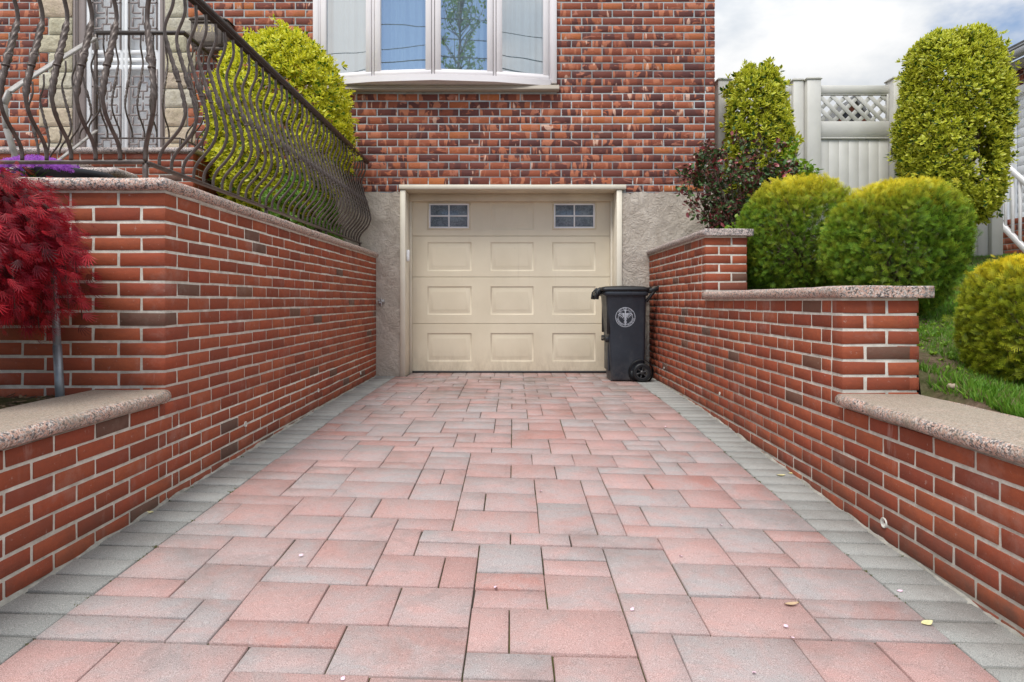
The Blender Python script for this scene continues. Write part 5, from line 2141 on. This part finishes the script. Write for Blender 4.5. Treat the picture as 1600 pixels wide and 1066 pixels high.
mb.box((NX - .05, .5, BAND0 - .12), (12.9, NY1 - .005, BAND0 - .002), .01)
mb.box((NX - .03, NY1 - .12, 1.963), (NX - .001, NY1 - .004, BAND0 - .121), .005)
child(mb.build("siding", [M['siding']]), nb)
mb = MB()
mb.box((NX - .02, 8.2, 2.9), (NX - .002, 8.75, 3.55), .003)
child(mb.build("window", [mat_glass("neighbour_glass", .5, (.6, .7, .8))]), nb)
mb = MB()
mb.box((NX - .24, .5, BAND1 + .002), (13, NY1 + .05, BAND1 + .04), .005)
child(mb.build("soffit", [M['soffit']]), nb)
mb = MB()
mb.box((NX - .36, .5, BAND1 + .045), (NX - .241, NY1 + .06, BAND1 + .15), .02)
mb.box((NX - .36, .5, BAND1 + .152), (NX - .341, NY1 + .06, BAND1 + .172), .004)
child(mb.build("gutter", [M['gutter']]), nb)
mb = MB()
V = [(NX - .33, .4, BAND1 + .16), (13, .4, BAND1 + 2.2), (13, NY1 + .1, BAND1 + 2.2), (NX - .33, NY1 + .1, BAND1 + .16)]
V += [(a, b, c + .06) for a, b, c in V]
mb.add(V, [(3, 2, 1, 0), (4, 5, 6, 7), (0, 1, 5, 4), (2, 3, 7, 6), (3, 0, 4, 7), (1, 2, 6, 5)])
child(mb.build("roof", [M['rooftile']]), nb)
mb = MB()
RXN = 6.62
a, b = np.array((RXN, 9.2, 2.32)), np.array((RXN, 7.95, 1.18))
up_ = np.array((0, 0, .86))
mb.bar(a, b, .05, .07, bev=.004); mb.bar(a + up_, b + up_, .05, .06, bev=.004)
for k in range(10):
    p = a + (b - a) * (k + .4) / 10
    mb.bar(p, p + up_, .03, .03, up=(0, 1, 0), bev=.003)
mb.box((RXN - .04, 9.2, 1.2), (RXN + .04, 9.28, 3.3), .005); mb.box((RXN - .04, 7.87, 1.0), (RXN + .04, 7.95, 2.15), .005)
child(mb.build("stair_rail", [M['white']]), nb)

fh = thing("far_house", "distant brick gable seen through the lattice of the fence gate", "house", (13.2, 26, 1.3))
mb = MB()
HS = 26 / FPX
gx, gz = (1330 - 802) * HS, EYE + 316 * HS
mb.box((gx - .75, 26, 1.2), (gx + .75, 30, gz - 1.1), .01)
mb.add([(gx - .75, 26, gz - 1.1), (gx + .75, 26, gz - 1.1), (gx, 26, gz - .1)], [], [(0, 1, 2)])
child(mb.build("wall", [simple("far_brick", (.30, .10, .06), .9, 0, .2, 3)]), fh)
mb = MB()
for s in (-1, 1):
    mb.bar((gx + s * .95, 25.85, gz - 1.25), (gx, 25.85, gz + .0), .3, .12)
    V = [(gx, 25.7, gz), (gx + s * 1.0, 25.7, gz - 1.3), (gx + s * 1.0, 30.2, gz - 1.3), (gx, 30.2, gz)]
    mb.add(V, [(0, 1, 2, 3)])
child(mb.build("roof", [M['rooftile']]), fh)
mb = MB()
mb.box((gx - .35, 25.94, gz - 1.0), (gx + .35, 25.99, gz - .55), .01)
child(mb.build("window", [M['gasket']]), fh)

# ------------------------------------------------------------------ lawn
M['grass'] = leaf_mat("grass_blade", (.05, .15, .014), (.11, .28, .025), (.20, .36, .035), .5, .35, old=(.22, .19, .08))
r = np.random.default_rng(71)
n = 230000
y = 2.3 + 6.0 * r.random(n) ** 1.05
x = 1.86 + np.maximum(.5, .82 * y - 1.2) * r.random(n)
# bare ground beside the wall and under the shrubs
bare = np.exp(-(((x - 2.10) / .24) ** 2 + ((y - 3.50) / .62) ** 2)) * 1.15 + .9 * np.exp(-(((x - 2.60) / .30) ** 2 + ((y - 4.4) / .3) ** 2))
keep = r.random(n) > bare * 1.05
dens = .5 + .5 * np.sin(x * 6.1 + 2 * np.sin(y * 4)) * np.sin(y * 7.3)
keep &= r.random(n) < .55 + .45 * dens
keep &= ~((x < 1.93) & (y < RC1))
x, y = x[keep], y[keep]
z = slope_z(x, y)
GB = np.array([(0, -.5, 0), (0, .5, 0), (.55, .35, .06), (.55, -.35, .06), (1, 0, .22)])
GT = np.array([(0, 1, 2), (0, 2, 3), (3, 2, 4)])
P = np.stack([x, y, z - .004], -1)
A = unit(np.stack([r.normal(0, .45, len(x)), r.normal(0, .45, len(x)), np.ones(len(x))], -1))
Bv = np.stack([r.normal(size=len(x)), r.normal(size=len(x)), 0 * x], -1)
S = r.uniform(.022, .06, len(x)) * (.7 + .6 * np.clip(np.sin(x * 3 + y), 0, 1))
v, f, e, rn = place(GB, GT, P, A, Bv, S, np.array([0, 0, .5, .5, 1.]), r.random(len(x)), W=np.full(len(x), .13))
gr = link("grass", np_mesh("grass", v, None, f, [M['grass']], vattr={"edge": e, "rnd": rn}))
tag(gr, kind="stuff")
# broad-leaved weeds in the lawn
n = 420
y = r.uniform(2.3, 4.2, n); x = 1.98 + .75 * r.random(n) ** .8 + .1 * (y - 2.3)
bare = np.exp(-(((x - 2.05) / .24) ** 2 + ((y - 3.75) / .6) ** 2))
k = r.random(n) > bare * 1.1
x, y = x[k], y[k]
Vs, Fs, Es, Rs, bi = [], [], [], [], 0
for q in range(5):
    a = q * 1.257 + r.uniform(0, 6.28, len(x))
    A = np.stack([np.cos(a), np.sin(a), r.uniform(.2, .9, len(x))], -1)
    Bv = np.stack([-np.sin(a), np.cos(a), 0 * a], -1)
    v, f, e, rn = place(LEAF, LEAF_T, np.stack([x, y, slope_z(x, y)], -1), A, Bv, r.uniform(.014, .035, len(x)), LEAF_E, r.random(len(x)), W=np.full(len(x), 1.5))
    Vs.append(v); Fs.append(f + bi); Es.append(e); Rs.append(rn); bi += len(v)
wd = link("weeds", np_mesh("weeds", np.concatenate(Vs), None, np.concatenate(Fs), [M['limeleaf']], vattr={"edge": np.concatenate(Es), "rnd": np.concatenate(Rs)}))
tag(wd, kind="stuff")
# mulch chips on the planter soil
mb = MB()
for k in range(700):
    x_, y_ = RNG.uniform(-2.6, -1.9), RNG.uniform(1.9, 2.8)
    a = RNG.random() * 6.28
    mb.obox((x_, y_, .432 + RNG.uniform(0, .012)), (RNG.uniform(.006, .02), RNG.uniform(.003, .006), .002), ((math.cos(a), math.sin(a), RNG.normal(0, .25)), (-math.sin(a), math.cos(a), 0), (0, 0, 1)), .001, 0, RNG.random())
t = NT("bark_mulch"); t.set(Base_Color=t.ramp(t.attr("rnd"), (0., (.05, .03, .02)), (.6, (.13, .085, .05)), (1., (.30, .20, .11))), Roughness=.95)
tag(mb.build("bark_mulch", [t.mat]), kind="stuff")
# pebble beside the low right cap
pb = MB(); pb.lathe([(.001, 0), (.018, .004), (.022, .014), (.016, .024), (.001, .027)], (0, 0, 0), 14)
o = pb.build("pebble", [M['stone']], None, True)
o.location = (1.955, 2.86, float(slope_z(1.955, 2.86)) - .004); o.scale = (1.2, .9, 1)
tag(o, "small tan pebble in the soil behind the low right granite cap", "pebble")

# ------------------------------------------------------------------ fallen leaves and petals
def leaf_obj(name, px, py, L, W, mat, rot, label, cat, group=None, z=None):
    mb = MB()
    n = 9
    V = []
    for k in range(n):
        t = k / (n - 1)
        w = W * math.sin(math.pi * t ** .8) * .5
        V += [((t - .5) * L, -w, .002 + .006 * (t - .5) ** 2 * 4 * L * 10), ((t - .5) * L, 0, .0012), ((t - .5) * L, w, .003 + .004 * t)]
    Q = []
    for k in range(n - 1):
        for q in range(2): Q.append((k * 3 + q, k * 3 + 3 + q, k * 3 + 4 + q, k * 3 + 1 + q))
    mb.add(V, Q)
    o = mb.build(name, [mat], None, True)
    # the point of the ground seen at this pixel
    y = 4.0
    for _ in range(30):
        x = (px - 802) * y / FPX
        y = (EYE - float(ground_z(x, y))) * FPX / (py - 470)
    x = (px - 802) * y / FPX
    o.location = (x, y, float(ground_z(x, y)) + .003)
    o.rotation_euler = (R(random.uniform(-6, 6)), R(random.uniform(-6, 6)), rot)
    return tag(o, label, cat, group)


leaf_obj("fallen_leaf", 1449, 976, .040, .026, M['paper'], .2, "rounded pale yellow leaf on the right grey border in the foreground", "leaf")
leaf_obj("fallen_leaf", 1220, 744, .050, .018, M['paper'], .1, "first of two slim yellow leaves lying on the right border midway", "leaf")
leaf_obj("fallen_leaf", 1238, 741, .045, .020, M['paper'], -.3, "second slim yellow leaf touching the wall side of the right border midway", "leaf")
leaf_obj("fallen_leaf", 230, 803, .045, .022, M['paper'], .4, "pale yellow leaf at the foot of the left brick wall", "leaf")
leaf_obj("fallen_leaf", 1237, 946, .05, .016, simple("dull_ochre_leaf", (.50, .36, .22), .7), .1, "dull ochre leaf flat on the rose pavers at lower right", "leaf")
for (px, py) in ((1228, 981), (1238, 999), (988, 955), (1064, 871), (1127, 822), (845, 769), (470, 870), (774, 920), (1178, 1054), (536, 1064), (1040, 668), (700, 630), (1145, 612), (1406, 926), (1375, 839), (640, 622)):
    leaf_obj("petal", px, py, random.uniform(.012, .019), .011, M['petal'], random.uniform(0, 6), "tiny pale pink blossom petal lying on the driveway pavers", "petal", "petals on the driveway")

# ------------------------------------------------------------------ across the street: seen only as reflections in the bow window
tr = thing("street_tree", "thin young street tree across the road behind the viewer, mirrored in the bow window", "tree", (.9, -8.5, -.2))
r = np.random.default_rng(81)
mb = MB()
P, A = [], []
mb.tube([(0, 0, 0), (.05, 0, 3), (-.05, 0, 7), (.0, 0, 12.5)], [.12, .09, .06, .015], 8)
for k in range(80):
    z0 = 6.5 + 5.8 * r.random() ** 1.5
    a = r.uniform(0, 6.283)
    L = r.uniform(.3, 1.0)
    st = np.array((0, 0, z0)); e = st + np.array((L * math.cos(a), L * math.sin(a), L * 1.5))
    mb.tube([st, (st + e) / 2 + r.normal(0, .06, 3), e], [.02, .014, .004], 5)
    for b in range(4):
        t = r.uniform(.3, 1); q = st + (e - st) * t
        e2 = q + unit(r.normal(size=3) + np.array((0, 0, .8))) * r.uniform(.15, .5)
        mb.tube([q, e2], [.006, .003], 4)
        m = 7
        P.append(q + (e2 - q) * r.uniform(.1, 1, (m, 1)) + r.normal(0, .05, (m, 3))); A.append(unit(r.normal(size=(m, 3)) + np.array((0, 0, -.3))))
P, A = np.concatenate(P), np.concatenate(A)
v, f, e, rn = place(LEAF, LEAF_T, P, A, unit(r.normal(size=P.shape)), r.uniform(.07, .14, len(P)), LEAF_E, r.random(len(P)), W=np.full(len(P), 1.5))
link("crown", np_mesh("crown", v, None, f, [M['greenleaf']], vattr={"edge": e, "rnd": rn}), tr)
mb.build("trunk", [M['bark']], tr, True)
wr = thing("overhead_wires", "dark utility wires along the street behind the viewer, mirrored in the bow window", "wires", (0, -7, 8))
for (z, y, sag, rr) in ((9.6, -6.6, .35, .016), (9.2, -6.6, .5, .022), (8.75, -6.8, .6, .04), (10.3, -6.7, .3, .014), (8.95, -7.4, .9, .02)):
    mb = MB()
    t = np.linspace(-1, 1, 41)
    mb.tube(np.stack([t * 16, 0 * t + y + 7, z - 8 - sag * (1 - t ** 2)], -1), rr, 6)
    mb.build("wire", [M['gasket']], wr, True)
